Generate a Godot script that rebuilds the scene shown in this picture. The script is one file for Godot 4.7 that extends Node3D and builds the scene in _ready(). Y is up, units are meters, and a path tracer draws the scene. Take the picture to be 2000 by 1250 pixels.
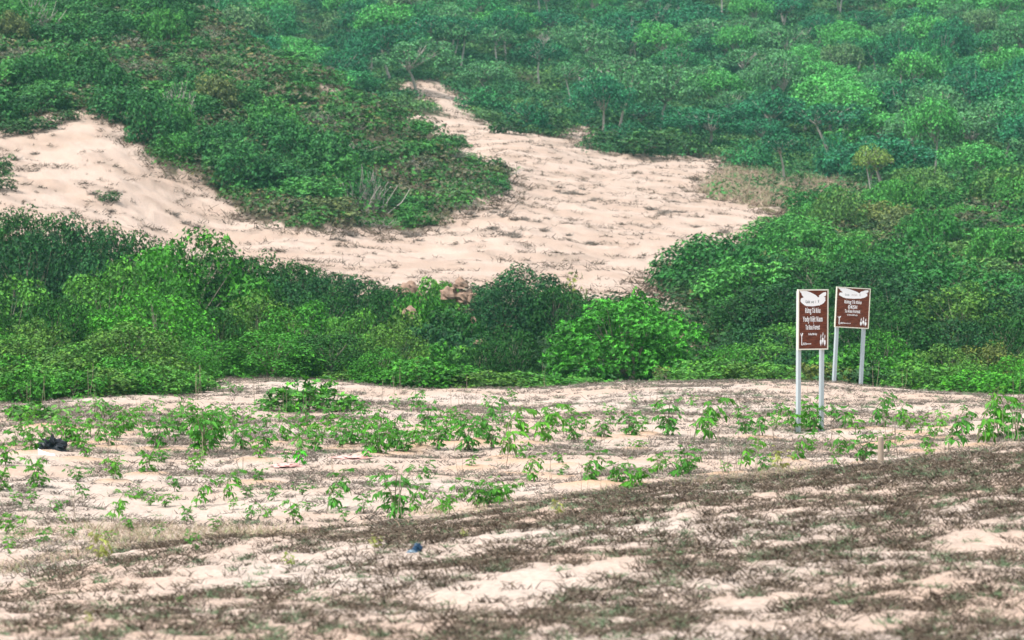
extends Node3D
# A sandy planting field with two wooden-look signs, scrub-covered dunes and a forest hillside behind, under an overcast sky.

const FPX := 8000.0      # focal length in pixels of a 2000 x 1250 frame
const EYE := 4.0         # camera height in metres
const HOR := 446.0       # picture row of the horizon
var rng := RandomNumberGenerator.new()
var n_relief := FastNoiseLite.new()
var n_fine := FastNoiseLite.new()
var n_patch := FastNoiseLite.new()
var n_tone := FastNoiseLite.new()
var table: Array[PackedFloat32Array] = []
var ordinals := ["first", "second", "third", "fourth", "fifth", "sixth", "seventh", "eighth", "ninth", "tenth", "eleventh", "twelfth", "thirteenth", "fourteenth", "fifteenth", "sixteenth", "seventeenth", "eighteenth", "nineteenth", "twentieth", "twenty-first", "twenty-second", "twenty-third", "twenty-fourth", "twenty-fifth", "twenty-sixth", "twenty-seventh", "twenty-eighth", "twenty-ninth", "thirtieth", "thirty-first", "thirty-second", "thirty-third", "thirty-fourth", "thirty-fifth", "thirty-sixth", "thirty-seventh", "thirty-eighth", "thirty-ninth", "fortieth"]
var told := {}           # base label -> [[x, node]]
var leaf_mats := {}
var sand_zone: PackedVector2Array
var mound_zone: PackedVector2Array
var grass_zone: PackedVector2Array
var lush_zone: PackedVector2Array
var M := {}
var sap_spots: Array = []

# ------------------------------------------------------------------ small helpers
func numbered(called: String) -> String:
	if not has_node(NodePath(called)):
		return called
	var k: int = counts.get(called, 0) + 1
	while has_node(NodePath("%s_%03d" % [called, k])):
		k += 1
	counts[called] = k
	return "%s_%03d" % [called, k]
var counts := {}

func put(o: Node3D, called: String) -> void:
	o.name = numbered(called)
	add_child(o, true)

func tag(o: Node3D, label: String, category := "", group := "", kind := "") -> void:
	if label: o.set_meta("label", label)
	if category: o.set_meta("category", category)
	if group: o.set_meta("group", group)
	if kind: o.set_meta("kind", kind)

func tell(o: Node3D, base: String, x: float) -> void:   # things whose label needs their order from the left, given at the end
	if not told.has(base): told[base] = []
	told[base].append([x, o])

func part(parent: Node3D, called: String, mesh: Mesh, mat: Material) -> MeshInstance3D:
	var o := MeshInstance3D.new()
	o.name = called
	o.mesh = mesh
	o.material_override = mat
	parent.add_child(o, true)
	return o

func lin(r: float, g: float, b: float) -> Color:
	return Color(r, g, b).linear_to_srgb()

func matte(r: float, g: float, b: float, rough := 0.85) -> StandardMaterial3D:
	var m := StandardMaterial3D.new()
	m.albedo_color = lin(r, g, b)
	m.roughness = rough
	m.metallic_specular = 0.3
	return m

func leaf_mat(r: float, g: float, b: float, glow := 0.26) -> StandardMaterial3D:
	var key := "%.3f %.3f %.3f" % [r, g, b]
	if not leaf_mats.has(key):
		var m := matte(r * 1.1, g * 1.24, b * 1.1, 0.55)
		m.vertex_color_use_as_albedo = true
		m.cull_mode = BaseMaterial3D.CULL_DISABLED
		m.backlight_enabled = true
		m.backlight = Color(glow, glow, glow * 0.8)
		leaf_mats[key] = m
	return leaf_mats[key]

func from_arrays(v: PackedVector3Array, c: PackedColorArray, idx: PackedInt32Array) -> ArrayMesh:
	var a := []
	a.resize(Mesh.ARRAY_MAX)
	a[Mesh.ARRAY_VERTEX] = v
	if c.size() == v.size(): a[Mesh.ARRAY_COLOR] = c
	a[Mesh.ARRAY_INDEX] = idx
	var m := ArrayMesh.new()
	m.add_surface_from_arrays(Mesh.PRIMITIVE_TRIANGLES, a)
	return m

# ------------------------------------------------------------------ terrain
# each column: picture column, then [distance, picture row of the ground there] or [distance, height, 1]
func build_table() -> void:
	var far_row := [[700, 75, 1], [1000, 110, 1]]
	var cols := [
		["edge", [[30, 1235], [38, 1190], [46, 1150], [52, 1085], [60, 0.0, 1], [80, 0.0, 1], [100, 0.1, 1], [115, -0.3, 1], [140, -0.4, 1], [165, 470], [185, 390], [212, 235], [235, 115], [270, 5], [300, 24, 1], [400, 35, 1], [600, 60, 1]]],
		["p0", [[30, 1250], [38, 1184], [46, 1132], [51, 1082], [60, 0.0, 1], [80, 0.0, 1], [96, 0.0, 1], [110, -0.3, 1], [140, -0.6, 1], [165, 475], [185, 405], [212, 245], [235, 122], [270, 12], [300, 23, 1], [400, 34, 1], [600, 60, 1]]],
		["p200", [[30, 1245], [38, 1165], [46, 1094], [52, 1058], [60, 0.0, 1], [80, 0.0, 1], [100, 0.05, 1], [112, -0.3, 1], [140, -0.8, 1], [165, 500], [185, 435], [214, 225], [245, 112], [275, 20], [292, 20.2, 1], [330, 23, 1], [400, 33, 1], [600, 59, 1]]],
		["p400", [[30, 1245], [38, 1148], [45, 1073], [49, 1060], [53, 1056], [60, 0.0, 1], [80, 0.0, 1], [100, 0.06, 1], [108, 0.1, 1], [118, -0.6, 1], [140, -1, 1], [165, 535], [185, 485], [196, 420], [206, 345], [226, 232], [250, 118], [272, 42], [284, 18.2, 1], [310, 17.5, 1], [360, 20, 1], [430, 30, 1], [600, 57, 1]]],
		["p600", [[30, 1245], [38, 1140], [45, 1060], [50, 1046], [54, 1040], [60, 0.03, 1], [80, 0.0, 1], [100, 0.04, 1], [107, 0.06, 1], [118, -0.7, 1], [140, -1, 1], [165, 555], [180, 515], [192, 447], [210, 343], [228, 242], [246, 143], [256, 13.3, 1], [275, 12.3, 1], [300, 12.3, 1], [340, 14, 1], [380, 150], [430, 45], [600, 54, 1]]],
		["p800", [[30, 1245], [38, 1130], [45, 1045], [50, 1026], [54, 1022], [61, 0.03, 1], [80, 0.0, 1], [95, 0.0, 1], [103, 0.0, 1], [115, -0.8, 1], [140, -1, 1], [165, 575], [185, 505], [200, 458], [212, 390], [225, 308], [237, 238], [246, 9.6, 1], [262, 9, 1], [285, 9.2, 1], [330, 176], [360, 120], [400, 42], [450, 31, 1], [600, 52, 1]]],
		["p1000", [[30, 1245], [38, 1120], [45, 1025], [50, 998], [55, 992], [62, 0.03, 1], [80, 0.0, 1], [92, -0.04, 1], [102, -0.03, 1], [115, -0.9, 1], [140, -1, 1], [165, 583], [185, 505], [205, 432], [225, 382], [245, 338], [270, 292], [300, 262], [325, 228], [345, 192], [385, 100], [430, 12], [600, 50, 1]]],
		["p1200", [[30, 1245], [38, 1105], [45, 1005], [51, 972], [56, 966], [63, 0.05, 1], [80, 0.03, 1], [92, 0.1, 1], [105, 0.03, 1], [116, -0.9, 1], [140, -1.1, 1], [165, 588], [185, 522], [205, 458], [230, 402], [255, 352], [280, 312], [310, 268], [350, 190], [400, 92], [450, 2], [600, 49, 1]]],
		["p1400", [[30, 1245], [38, 1095], [45, 990], [52, 952], [57, 944], [64, 0.08, 1], [80, 0.02, 1], [92, 0.12, 1], [106, 0.02, 1], [117, -0.9, 1], [140, -1.2, 1], [165, 600], [185, 532], [205, 472], [230, 412], [255, 366], [280, 326], [310, 277], [350, 200], [400, 102], [450, 12], [600, 49, 1]]],
		["p1600", [[30, 1250], [38, 1085], [46, 970], [53, 928], [58, 922], [66, 0.12, 1], [80, 0.0, 1], [92, 0.1, 1], [106, 0.0, 1], [117, -0.9, 1], [140, -1.2, 1], [165, 605], [185, 542], [205, 482], [225, 435], [250, 402], [280, 343], [310, 288], [350, 206], [400, 105], [450, 12], [600, 49, 1]]],
		["p1800", [[30, 1250], [38, 1080], [46, 955], [54, 908], [59, 902], [67, 0.2, 1], [80, 0.05, 1], [92, 0.05, 1], [103, -0.08, 1], [116, -0.9, 1], [140, -1.2, 1], [165, 605], [185, 540], [205, 478], [225, 432], [250, 396], [280, 340], [310, 284], [350, 202], [400, 100], [450, 6], [600, 50, 1]]],
		["p2000", [[30, 1250], [38, 1075], [46, 940], [55, 882], [60, 876], [68, 0.3, 1], [80, 0.12, 1], [92, 0.0, 1], [101, -0.13, 1], [116, -0.9, 1], [140, -1.2, 1], [165, 600], [185, 535], [205, 470], [225, 424], [250, 386], [280, 332], [310, 277], [350, 195], [400, 94], [450, 0], [600, 50, 1]]],
		["outer", [[30, 1250], [38, 1075], [46, 935], [56, 850], [62, 838], [70, 0.4, 1], [80, 0.2, 1], [92, 0.0, 1], [101, -0.15, 1], [116, -0.9, 1], [140, -1.2, 1], [165, 595], [185, 530], [205, 465], [225, 418], [250, 380], [280, 325], [310, 270], [350, 190], [400, 90], [450, -5], [600, 50, 1]]],
	]
	for c in cols:
		var pts := [Vector2(-80, 2.35), Vector2(-5, 2.35), Vector2(14, 1.65)]
		for k in c[1] + far_row:
			pts.append(Vector2(k[0], k[1] if k.size() == 3 else EYE - (k[1] - HOR) / FPX * k[0]))
		var t := PackedFloat32Array()
		var s := 0
		for i in 1081:
			var d := float(i - 80)
			while s < pts.size() - 2 and pts[s + 1].x < d: s += 1
			var a: Vector2 = pts[s]
			var b: Vector2 = pts[s + 1]
			var p: Vector2 = pts[maxi(s - 1, 0)]
			var q: Vector2 = pts[mini(s + 2, pts.size() - 1)]
			var ma: float = (b.y - p.y) / (b.x - p.x)
			var mb: float = (q.y - a.y) / (q.x - a.x)
			var h := b.x - a.x
			var u := clampf((d - a.x) / h, 0, 1)
			var u2 := u * u
			var u3 := u2 * u
			t.append((2 * u3 - 3 * u2 + 1) * a.y + (u3 - 2 * u2 + u) * h * ma + (3 * u2 - 2 * u3) * b.y + (u3 - u2) * h * mb)
		table.append(t)

func smooth_ground(x: float, d: float) -> float:
	var col := clampf((1000.0 + FPX * x / maxf(d, 30.0)) / 200.0 + 1.0, 0.0, 11.999)
	var i := int(col)
	var f := col - i
	var e := clampf(d + 80.0, 0, 1079)
	var j := int(e)
	var g := e - j
	var s := table.size() - 1
	var w := [0.0, 0.0, 0.0, 0.0]
	var y := 0.0
	var h0: float = lerpf(table[maxi(i - 1, 0)][j], table[maxi(i - 1, 0)][j + 1], g)
	var h1: float = lerpf(table[i][j], table[i][j + 1], g)
	var h2: float = lerpf(table[mini(i + 1, s)][j], table[mini(i + 1, s)][j + 1], g)
	var h3: float = lerpf(table[mini(i + 2, s)][j], table[mini(i + 2, s)][j + 1], g)
	return h1 + 0.5 * f * (h2 - h0 + f * (2 * h0 - 5 * h1 + 4 * h2 - h3 + f * (3 * (h1 - h2) + h3 - h0)))

func ground(x: float, d: float) -> float:
	var y := smooth_ground(x, d)
	if d < 115.0:
		var near := clampf((62.0 - d) / 8.0, 0.25, 1.0)
		y += 0.04 * near * n_fine.get_noise_2d(x * 1.4, d * 1.4) + 0.11 * clampf((115.0 - d) / 20.0, 0, 1) * n_relief.get_noise_2d(x * 1.4, d)
	else:
		y += clampf((d - 150.0) / 40.0, 0, 1) * (0.35 * n_relief.get_noise_2d(x * 0.5, d * 0.5) + 0.17 * n_fine.get_noise_2d(x * 0.45 + d * 0.2, d * 0.35) + 0.05 * n_fine.get_noise_2d(x * 1.6, d * 1.1))
	return y

func spot(x: float, d: float) -> Vector3:
	return Vector3(x, ground(x, d), -d)

func row_of(y: float, d: float) -> float:
	return HOR + (EYE - y) * FPX / d

func hit(px: float, py: float, from := 30.0, upto := 460.0) -> Vector3:   # where the sight line through a picture point meets the ground
	var u := (px - 1000.0) / FPX
	var k := (py - HOR) / FPX
	var d := from
	while d < upto:
		if ground(u * d, d) >= EYE - k * d: break
		d += 0.25
	return spot(u * d, d)

func in_sight(x: float, d: float, top: float) -> bool:
	var k := (EYE - top) / d
	var e := 40.0
	while e < d - 4.0:
		if smooth_ground(x * e / d, e) > EYE - k * e: return false
		e += 5.0
	return true

# what covers the ground: 0 field and foreground, 1 valley of bushes, 2 bare dune sand, 3 scrub mound, 4 forest, 5 scrub on the right, 6 dry grass
func cover(x: float, d: float, wobble := true) -> int:
	if d < 109.0: return 0
	if d < 163.0: return 1
	var px := 1000.0 + FPX * x / d
	var py := row_of(smooth_ground(x, d), d)
	if wobble:
		px += 26.0 * n_tone.get_noise_2d(x * 2.2, d * 2.2)
		py += 12.0 * n_tone.get_noise_2d(x * 2.2 + 300.0, d * 2.2)
	var p := Vector2(px, py)
	if Geometry2D.is_point_in_polygon(p, sand_zone): return 2
	if px > 640.0 and px < 1000.0 and d > 240.0 and d < 312.0: return 2
	if px < 985.0 and d < 300.0: return 3
	if Geometry2D.is_point_in_polygon(p, grass_zone): return 6
	if d > 246.0: return 4
	return 5

func tint_ground(x: float, d: float, y: float) -> Color:
	var big := n_patch.get_noise_2d(x * 0.5, d * 0.55)
	var mid := n_tone.get_noise_2d(x * 3.0, d * 3.0)
	var sand := Color(0.445, 0.367, 0.316).lerp(Color(0.414, 0.309, 0.246), clampf(0.5 + 1.1 * big, 0, 1))
	sand = sand * (1.0 + 0.1 * mid)
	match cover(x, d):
		0:
			var dusty := clampf(litter_at(x, d) * 0.7 - 0.26, 0, 0.22)
			return sand.lerp(Color(0.199, 0.159, 0.129), dusty)
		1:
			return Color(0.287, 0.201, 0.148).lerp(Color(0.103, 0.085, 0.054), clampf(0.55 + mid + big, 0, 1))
		2:
			var far := Color(0.374, 0.279, 0.222).lerp(Color(0.422, 0.329, 0.273), clampf(0.5 + 1.4 * big, 0, 1)) * (1.0 + 0.07 * mid)
			return far.lerp(Color(0.238, 0.181, 0.144), clampf(1.9 * n_patch.get_noise_2d(x * 0.8 + 77.0, d * 1.1) - 0.22 + 0.6 * mid, 0, 0.5))
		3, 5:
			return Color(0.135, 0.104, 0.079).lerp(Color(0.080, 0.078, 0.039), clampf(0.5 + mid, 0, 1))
		6:
			return Color(0.191, 0.139, 0.094).lerp(Color(0.119, 0.108, 0.054), clampf(0.5 + mid, 0, 1))
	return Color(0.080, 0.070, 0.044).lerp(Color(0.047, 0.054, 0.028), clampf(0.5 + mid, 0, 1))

func litter_at(x: float, d: float) -> float:   # 0..1, how thickly dead stems cover the field
	var px := 1000.0 + FPX * x / maxf(d, 30.0)
	if d < crest_of(px):
		var along := x * 0.45 + d * 0.89
		var over := d * 0.45 - x * 0.89
		var n := 0.62 * n_patch.get_noise_2d(along * 0.7, over * 2.6 + 40.0) + 0.55 * n_tone.get_noise_2d(along * 1.8, over * 6.5) + 0.85 * n_fine.get_noise_2d(along * 1.7, over * 4.2)
		return clampf(0.49 + 1.2 * n + 0.22 * clampf((px - 700.0) / 900.0, -1, 1) - 0.6 * bare_at(x, d), 0, 1)
	var m := n_patch.get_noise_2d(x * 0.30 + 90.0, d * 0.60) + 0.55 * n_tone.get_noise_2d(x * 1.3, d * 2.4)
	var base := 0.40 if d < 88.0 else 0.28
	return clampf(base + 1.45 * m, 0, 1)

func bare_at(x: float, d: float) -> float:   # drifts of clean sand on the near slope: centre, half width and half depth in metres
	var most := 0.0
	for b in [[-3.9, 37.5, 1.5, 1.7], [-3.0, 39.0, 1.3, 1.0], [-0.6, 35.6, 1.2, 1.4], [0.35, 36.8, 0.7, 0.8], [2.2, 31.4, 0.9, 1.0], [-4.2, 33.0, 0.8, 1.1], [3.1, 46.5, 0.8, 0.7], [2.2, 44.2, 0.7, 0.7], [0.8, 38.5, 0.6, 0.6], [-2.3, 42.5, 0.7, 0.5]]:
		var u: float = (x - b[0]) / b[2]
		var w: float = (d - b[1] - 0.55 * (x - b[0])) / b[3]
		most = maxf(most, 1.0 - (u * u + w * w))
	return clampf(most * 2.0 + 0.5 * n_fine.get_noise_2d(x * 2.0, d), 0, 1) if most > 0.0 else 0.0

func crest_of(px: float) -> float:
	return 46.0 + 9.0 * clampf(px / 2000.0, -0.2, 1.2)

func build_terrain() -> void:
	var ds := PackedFloat32Array()
	var d := -60.0
	while d < 1000.0:
		ds.append(d)
		if d < 20.0: d += 4.0
		elif d < 26.0: d += 1.0
		elif d < 62.0: d += 0.13
		elif d < 112.0: d += 0.22
		elif d < 165.0: d += 1.0
		elif d < 350.0: d += 0.75
		elif d < 470.0: d += 2.0
		else: d += 14.0
	var us := PackedFloat32Array()
	var px := -7000.0
	while px < 9001.0:
		us.append((px - 1000.0) / FPX)
		if px < -160.0 or px >= 2160.0: px += 380.0
		else: px += 7.0
	var w := us.size()
	var h := ds.size()
	var v := PackedVector3Array()
	var c := PackedColorArray()
	var nm := PackedVector3Array()
	v.resize(w * h)
	c.resize(w * h)
	nm.resize(w * h)
	for j in h:
		for i in w:
			var x := us[i] * maxf(ds[j], 30.0)
			var y := ground(x, ds[j])
			v[j * w + i] = Vector3(x, y, -ds[j])
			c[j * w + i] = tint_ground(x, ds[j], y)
	# loose orange soil heaped round the foot of some saplings
	for s in sap_spots:
		if s.soil <= 0.0: continue
		var at: Vector3 = s.at
		var r: float = s.soil
		var j0 := ds.bsearch(-at.z - r)
		var j1 := ds.bsearch(-at.z + r)
		for j in range(j0, mini(j1, h)):
			for i in w:
				var p := v[j * w + i]
				if absf(p.x - at.x) > r: continue
				var k := 1.0 - Vector2(p.x - at.x, (p.z - at.z)).length() / r
				if k > 0.0:
					k = smoothstep(0, 0.7, k + 0.25 * n_tone.get_noise_2d(p.x * 5, p.z * 5))
					c[j * w + i] = c[j * w + i].lerp(Color(0.448, 0.276, 0.160), 0.55 * k)
					v[j * w + i].y += 0.05 * k
	for j in h:
		for i in w:
			var a := v[j * w + maxi(i - 1, 0)]
			var b := v[j * w + mini(i + 1, w - 1)]
			var e := v[maxi(j - 1, 0) * w + i]
			var f := v[mini(j + 1, h - 1) * w + i]
			nm[j * w + i] = (b - a).cross(f - e).normalized()
	var idx := PackedInt32Array()
	for j in h - 1:
		for i in w - 1:
			var q := j * w + i
			idx.append_array([q, q + w, q + 1, q + 1, q + w, q + w + 1])
	var a := []
	a.resize(Mesh.ARRAY_MAX)
	a[Mesh.ARRAY_VERTEX] = v
	a[Mesh.ARRAY_NORMAL] = nm
	a[Mesh.ARRAY_COLOR] = c
	a[Mesh.ARRAY_INDEX] = idx
	var m := ArrayMesh.new()
	m.add_surface_from_arrays(Mesh.PRIMITIVE_TRIANGLES, a)
	var grain := FastNoiseLite.new()
	grain.seed = 5
	grain.frequency = 0.03
	grain.fractal_octaves = 5
	var ramp := Gradient.new()
	ramp.set_color(0, Color(0.86, 0.85, 0.84))
	ramp.set_color(1, Color(1, 1, 1))
	var tex := NoiseTexture2D.new()
	tex.noise = grain
	tex.width = 512
	tex.height = 512
	tex.seamless = true
	tex.color_ramp = ramp
	var bump := NoiseTexture2D.new()
	bump.noise = grain
	bump.width = 512
	bump.height = 512
	bump.seamless = true
	var mat := StandardMaterial3D.new()
	mat.vertex_color_use_as_albedo = true
	mat.albedo_texture = tex
	mat.roughness = 0.95
	mat.metallic_specular = 0.2
	mat.uv1_triplanar = true
	mat.uv1_world_triplanar = true
	mat.uv1_scale = Vector3(0.7, 0.7, 0.7)
	mat.heightmap_enabled = true
	mat.heightmap_texture = bump
	mat.heightmap_scale = 3.0
	var o := MeshInstance3D.new()
	o.mesh = m
	o.material_override = mat
	put(o, "ground")
	tag(o, "pale sandy ground with dunes rising to a forest hillside", "", "", "structure")

# ------------------------------------------------------------------ leaves, stems, crowns
class Cloud:
	var v := PackedVector3Array()
	var c := PackedColorArray()
	var i := PackedInt32Array()

	func leaf(at: Vector3, along: Vector3, side: Vector3, up: Vector3, length: float, wide: float, fold: float, col: Color) -> void:
		var n := v.size()
		v.append(at)
		v.append(at + along * (length * 0.45) + side * (wide * 0.5) + up * fold)
		v.append(at + along * length - up * fold * 0.6)
		v.append(at + along * (length * 0.45) - side * (wide * 0.5) + up * fold)
		for k in 4: c.append(col)
		i.append_array([n, n + 1, n + 2, n, n + 2, n + 3])

	func tube(path: PackedVector3Array, r0: float, r1: float, sides: int, col: Color) -> void:
		var n0 := v.size()
		var last := path.size() - 1
		for k in path.size():
			var dir := (path[mini(k + 1, last)] - path[maxi(k - 1, 0)]).normalized()
			var s := dir.cross(Vector3(0.31, 0.2, 0.93)).normalized()
			var t := s.cross(dir)
			var r := lerpf(r0, r1, float(k) / last)
			for q in sides:
				var an := TAU * q / sides
				v.append(path[k] + (s * cos(an) + t * sin(an)) * r)
				c.append(col)
		for k in last:
			for q in sides:
				var a := n0 + k * sides + q
				var b := n0 + k * sides + (q + 1) % sides
				i.append_array([a, b, a + sides, b, b + sides, a + sides])

func mesh_of(cl: Cloud) -> ArrayMesh:
	return from_arrays(cl.v, cl.c, cl.i)

func bend(a: Vector3, b: Vector3, sway: float, n := 4) -> PackedVector3Array:
	var p := PackedVector3Array()
	var off := Vector3(rng.randf_range(-1, 1), rng.randf_range(-0.3, 0.3), rng.randf_range(-1, 1)) * sway
	for k in n + 1:
		var t := float(k) / n
		p.append(a.lerp(b, t) + off * sin(PI * t) + Vector3(rng.randf_range(-1, 1), 0, rng.randf_range(-1, 1)) * sway * 0.18 * sin(PI * t))
	return p

# clumps: array of [centre, radii]; leaves lie in the outer shell of each
func fill_leaves(cl: Cloud, clumps: Array, n: int, length: float, wide: float, tips: Color, tip_share: float) -> void:
	var sum := 0.0
	var upto := PackedFloat32Array()
	for k in clumps:
		sum += pow(k[1].x * k[1].z, 0.9)
		upto.append(sum)
	for q in n / 5:
		var k: Array = clumps[mini(upto.bsearch(rng.randf() * sum), clumps.size() - 1)]
		var dir := Vector3(rng.randfn(), rng.randfn(), rng.randfn()).normalized()
		if dir.y < -0.25 and rng.randf() < 0.75: dir.y = -dir.y
		var deep := rng.randf()
		var rr := 1.04 - 0.4 * deep * deep
		var at: Vector3 = k[0] + dir * k[1] * rr
		if rng.randf() < 0.05: at += dir * length * rng.randf_range(0.3, 1.0)
		if at.y < 0.0: continue
		var out := (dir + Vector3(0, 0.8, 0) + 0.45 * Vector3(rng.randfn(), rng.randfn(), rng.randfn())).normalized()
		var e1 := out.cross(Vector3(rng.randfn(), rng.randfn(), rng.randfn())).normalized()
		var e2 := out.cross(e1)
		var t: float = (0.26 + 0.5 * pow(rng.randf(), 1.2)) * (k[2] if k.size() > 2 else 0.9)
		var tone := Color(t, t, t * rng.randf_range(0.75, 1.0))
		if rng.randf() < tip_share * (0.4 + 1.2 * maxf(dir.y, 0.0)): tone = tips * rng.randf_range(0.58, 0.86)  # pale tips, thicker on upward sides to paint in brighter crown tops
		for j in 5:
			var an := TAU * (j + rng.randf_range(-0.25, 0.25)) / 5.0
			var along := (e1 * cos(an) + e2 * sin(an) + out * rng.randf_range(0.1, 0.7)).normalized()
			var s := rng.randf_range(0.7, 1.2)
			var side := along.cross(out).normalized()
			cl.leaf(at, along, side, side.cross(along), length * s, wide * s, wide * 0.16, tone * rng.randf_range(0.75, 1.0))

# lobes spread over a dome of real size: width, height, height of the crown's underside, number and radius of the lobes
func dome(w: float, h: float, lift: float, n: int, r: float, uneven := 0.22, low := 1.75) -> Array:
	var out := []
	var mid := lift + (h - lift) * 0.32
	for k in n:
		var y := 1.0 - (k + 0.5) / n * low
		var an := k * 2.39996 + rng.randf_range(-0.5, 0.5)
		var s := sqrt(maxf(0.0, 1.0 - y * y))
		var g := rng.randf_range(1.0 - uneven, 1.0 + uneven * 0.45)
		var rad := r * rng.randf_range(0.6, 1.25)
		var p := Vector3(cos(an) * s * maxf(w * 0.5 - r * 0.8, 0.1) * g, mid + y * maxf(h - mid - r * 0.6, 0.05) * g, sin(an) * s * maxf(w * 0.5 - r * 0.8, 0.1) * g)
		p.y = maxf(p.y, lift + rad * 0.3)
		out.append([p, Vector3(rad, rad * rng.randf_range(0.62, 0.9), rad), rng.randf_range(0.5, 1.0)])
	for k in 3:
		var an := TAU * k / 3.0
		out.append([Vector3(cos(an) * w * 0.16, mid, sin(an) * w * 0.16), Vector3(w * 0.22, (h - lift) * 0.33, w * 0.22), 0.7])
	return out

func crown_thing(called: String, clumps: Array, n: int, length: float, wide: float, tips: Color, tip_share: float, trunk_h: float, trunk_r: float, stems := 1, bark := Color(0.22, 0.19, 0.15)) -> Node3D:
	var o := Node3D.new()
	o.name = called
	for s in stems:
		var tk := Cloud.new()
		var foot := Vector3(rng.randf_range(-0.3, 0.3), -0.1, rng.randf_range(-0.3, 0.3)) * (0.0 if stems == 1 else 1.0)
		var top := foot + Vector3(rng.randf_range(-0.25, 0.25) * trunk_h, trunk_h, rng.randf_range(-0.25, 0.25) * trunk_h)
		tk.tube(bend(foot, top, trunk_h * 0.08, 5), trunk_r, trunk_r * 0.6, 6, bark)
		for k in clumps.size():
			if k % stems == s % clumps.size() and k < 14:
				tk.tube(bend(top, clumps[k][0], trunk_h * 0.07, 3), trunk_r * 0.5, trunk_r * 0.15, 4, bark)
		part(o, "trunk" if stems == 1 else "stem", mesh_of(tk), M.bark)
	var cl := Cloud.new()
	fill_leaves(cl, clumps, n, length, wide, tips, tip_share)
	part(o, "crown" if stems == 1 else "foliage", mesh_of(cl), leaf_mat(0.05, 0.15, 0.05))
	return o

func fit(w: float, h: float, w0: float, h0: float) -> Vector3:
	return Vector3(w / w0, h / h0, w / w0)

func plant(proto: Node3D, called: String, at: Vector3, turn: float, size: Vector3, tint: Color, glow := 0.26) -> Node3D:
	var o: Node3D = proto.duplicate()
	put(o, called)
	o.position = at
	o.basis = Basis(Vector3.UP, turn) * Basis.from_scale(size)
	for ch in o.get_children():
		var nm := String(ch.name)
		if nm.begins_with("crown") or nm.begins_with("foliage") or nm.begins_with("leaf"):
			ch.material_override = leaf_mat(tint.r, tint.g, tint.b, glow)
	return o

func scatter(called: String, meshes: Array, places: Array, mat: Material, label: String) -> void:   # uncountable cover, one object per mesh variant
	for k in meshes.size():
		var mine := []
		for q in range(k, places.size(), meshes.size()): mine.append(places[q])
		var mm := MultiMesh.new()
		mm.transform_format = MultiMesh.TRANSFORM_3D
		mm.use_colors = true
		mm.mesh = meshes[k]
		mm.instance_count = mine.size()
		for q in mine.size():
			mm.set_instance_transform(q, mine[q][0])
			mm.set_instance_color(q, mine[q][1])
		var o := MultiMeshInstance3D.new()
		o.multimesh = mm
		o.material_override = mat
		put(o, called)
		tag(o, label, "", "", "stuff")

# ------------------------------------------------------------------ saplings
func blade(cl: Cloud, at: Vector3, along: Vector3, side: Vector3, length: float, wide: float, droop: float, col: Color) -> void:
	var up := side.cross(along).normalized()
	if up.y < 0: up = -up
	var n := cl.v.size()
	var pts := [[0.0, 0.0], [0.3, 0.45], [0.3, -0.45], [0.68, 0.4], [0.68, -0.4], [1.0, 0.0], [0.3, 0.0], [0.68, 0.0]]
	for p in pts:
		var t: float = p[0]
		cl.v.append(at + along * length * t + side * wide * p[1] + up * ((wide * 0.18 if p[1] != 0.0 else 0.0)) - Vector3(0, droop * t * t * length, 0))
		cl.c.append(col)
	for k in [0, 1, 6, 0, 6, 2, 1, 3, 7, 1, 7, 6, 6, 7, 4, 6, 4, 2, 3, 5, 7, 7, 5, 4]: cl.i.append(n + k)

func frond(leaflets: int, length: float, ll: float, lw: float, droop: float) -> ArrayMesh:
	var cl := Cloud.new()
	var path := PackedVector3Array()
	for k in 6:
		var t := k / 5.0
		path.append(Vector3(0, -droop * t * t * length, t * length))
	cl.tube(path, 0.006, 0.003, 3, Color(0.75, 0.7, 0.5))
	for k in leaflets:
		var t := 1.0 - float(k / 2) / maxf(1.0, leaflets / 2.0) * 0.72
		var sd := 0.0 if k == 0 else (1.0 if k % 2 else -1.0)
		var at := Vector3(0, -droop * t * t * length, t * length)
		var along := Vector3(sd * 0.95, -0.55 + rng.randf_range(-0.25, 0.3), 0.55 if sd != 0.0 else 1.0).normalized()
		var side := along.cross(Vector3(rng.randf_range(-0.3, 0.3), 1, rng.randf_range(-0.3, 0.3))).normalized()
		var b := rng.randf_range(0.5, 1.0)
		blade(cl, at, along, side, ll * rng.randf_range(0.75, 1.15), lw * rng.randf_range(0.8, 1.15), rng.randf_range(0.2, 0.8), Color(b * 0.95, b, b * 0.8))
	return mesh_of(cl)

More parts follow.
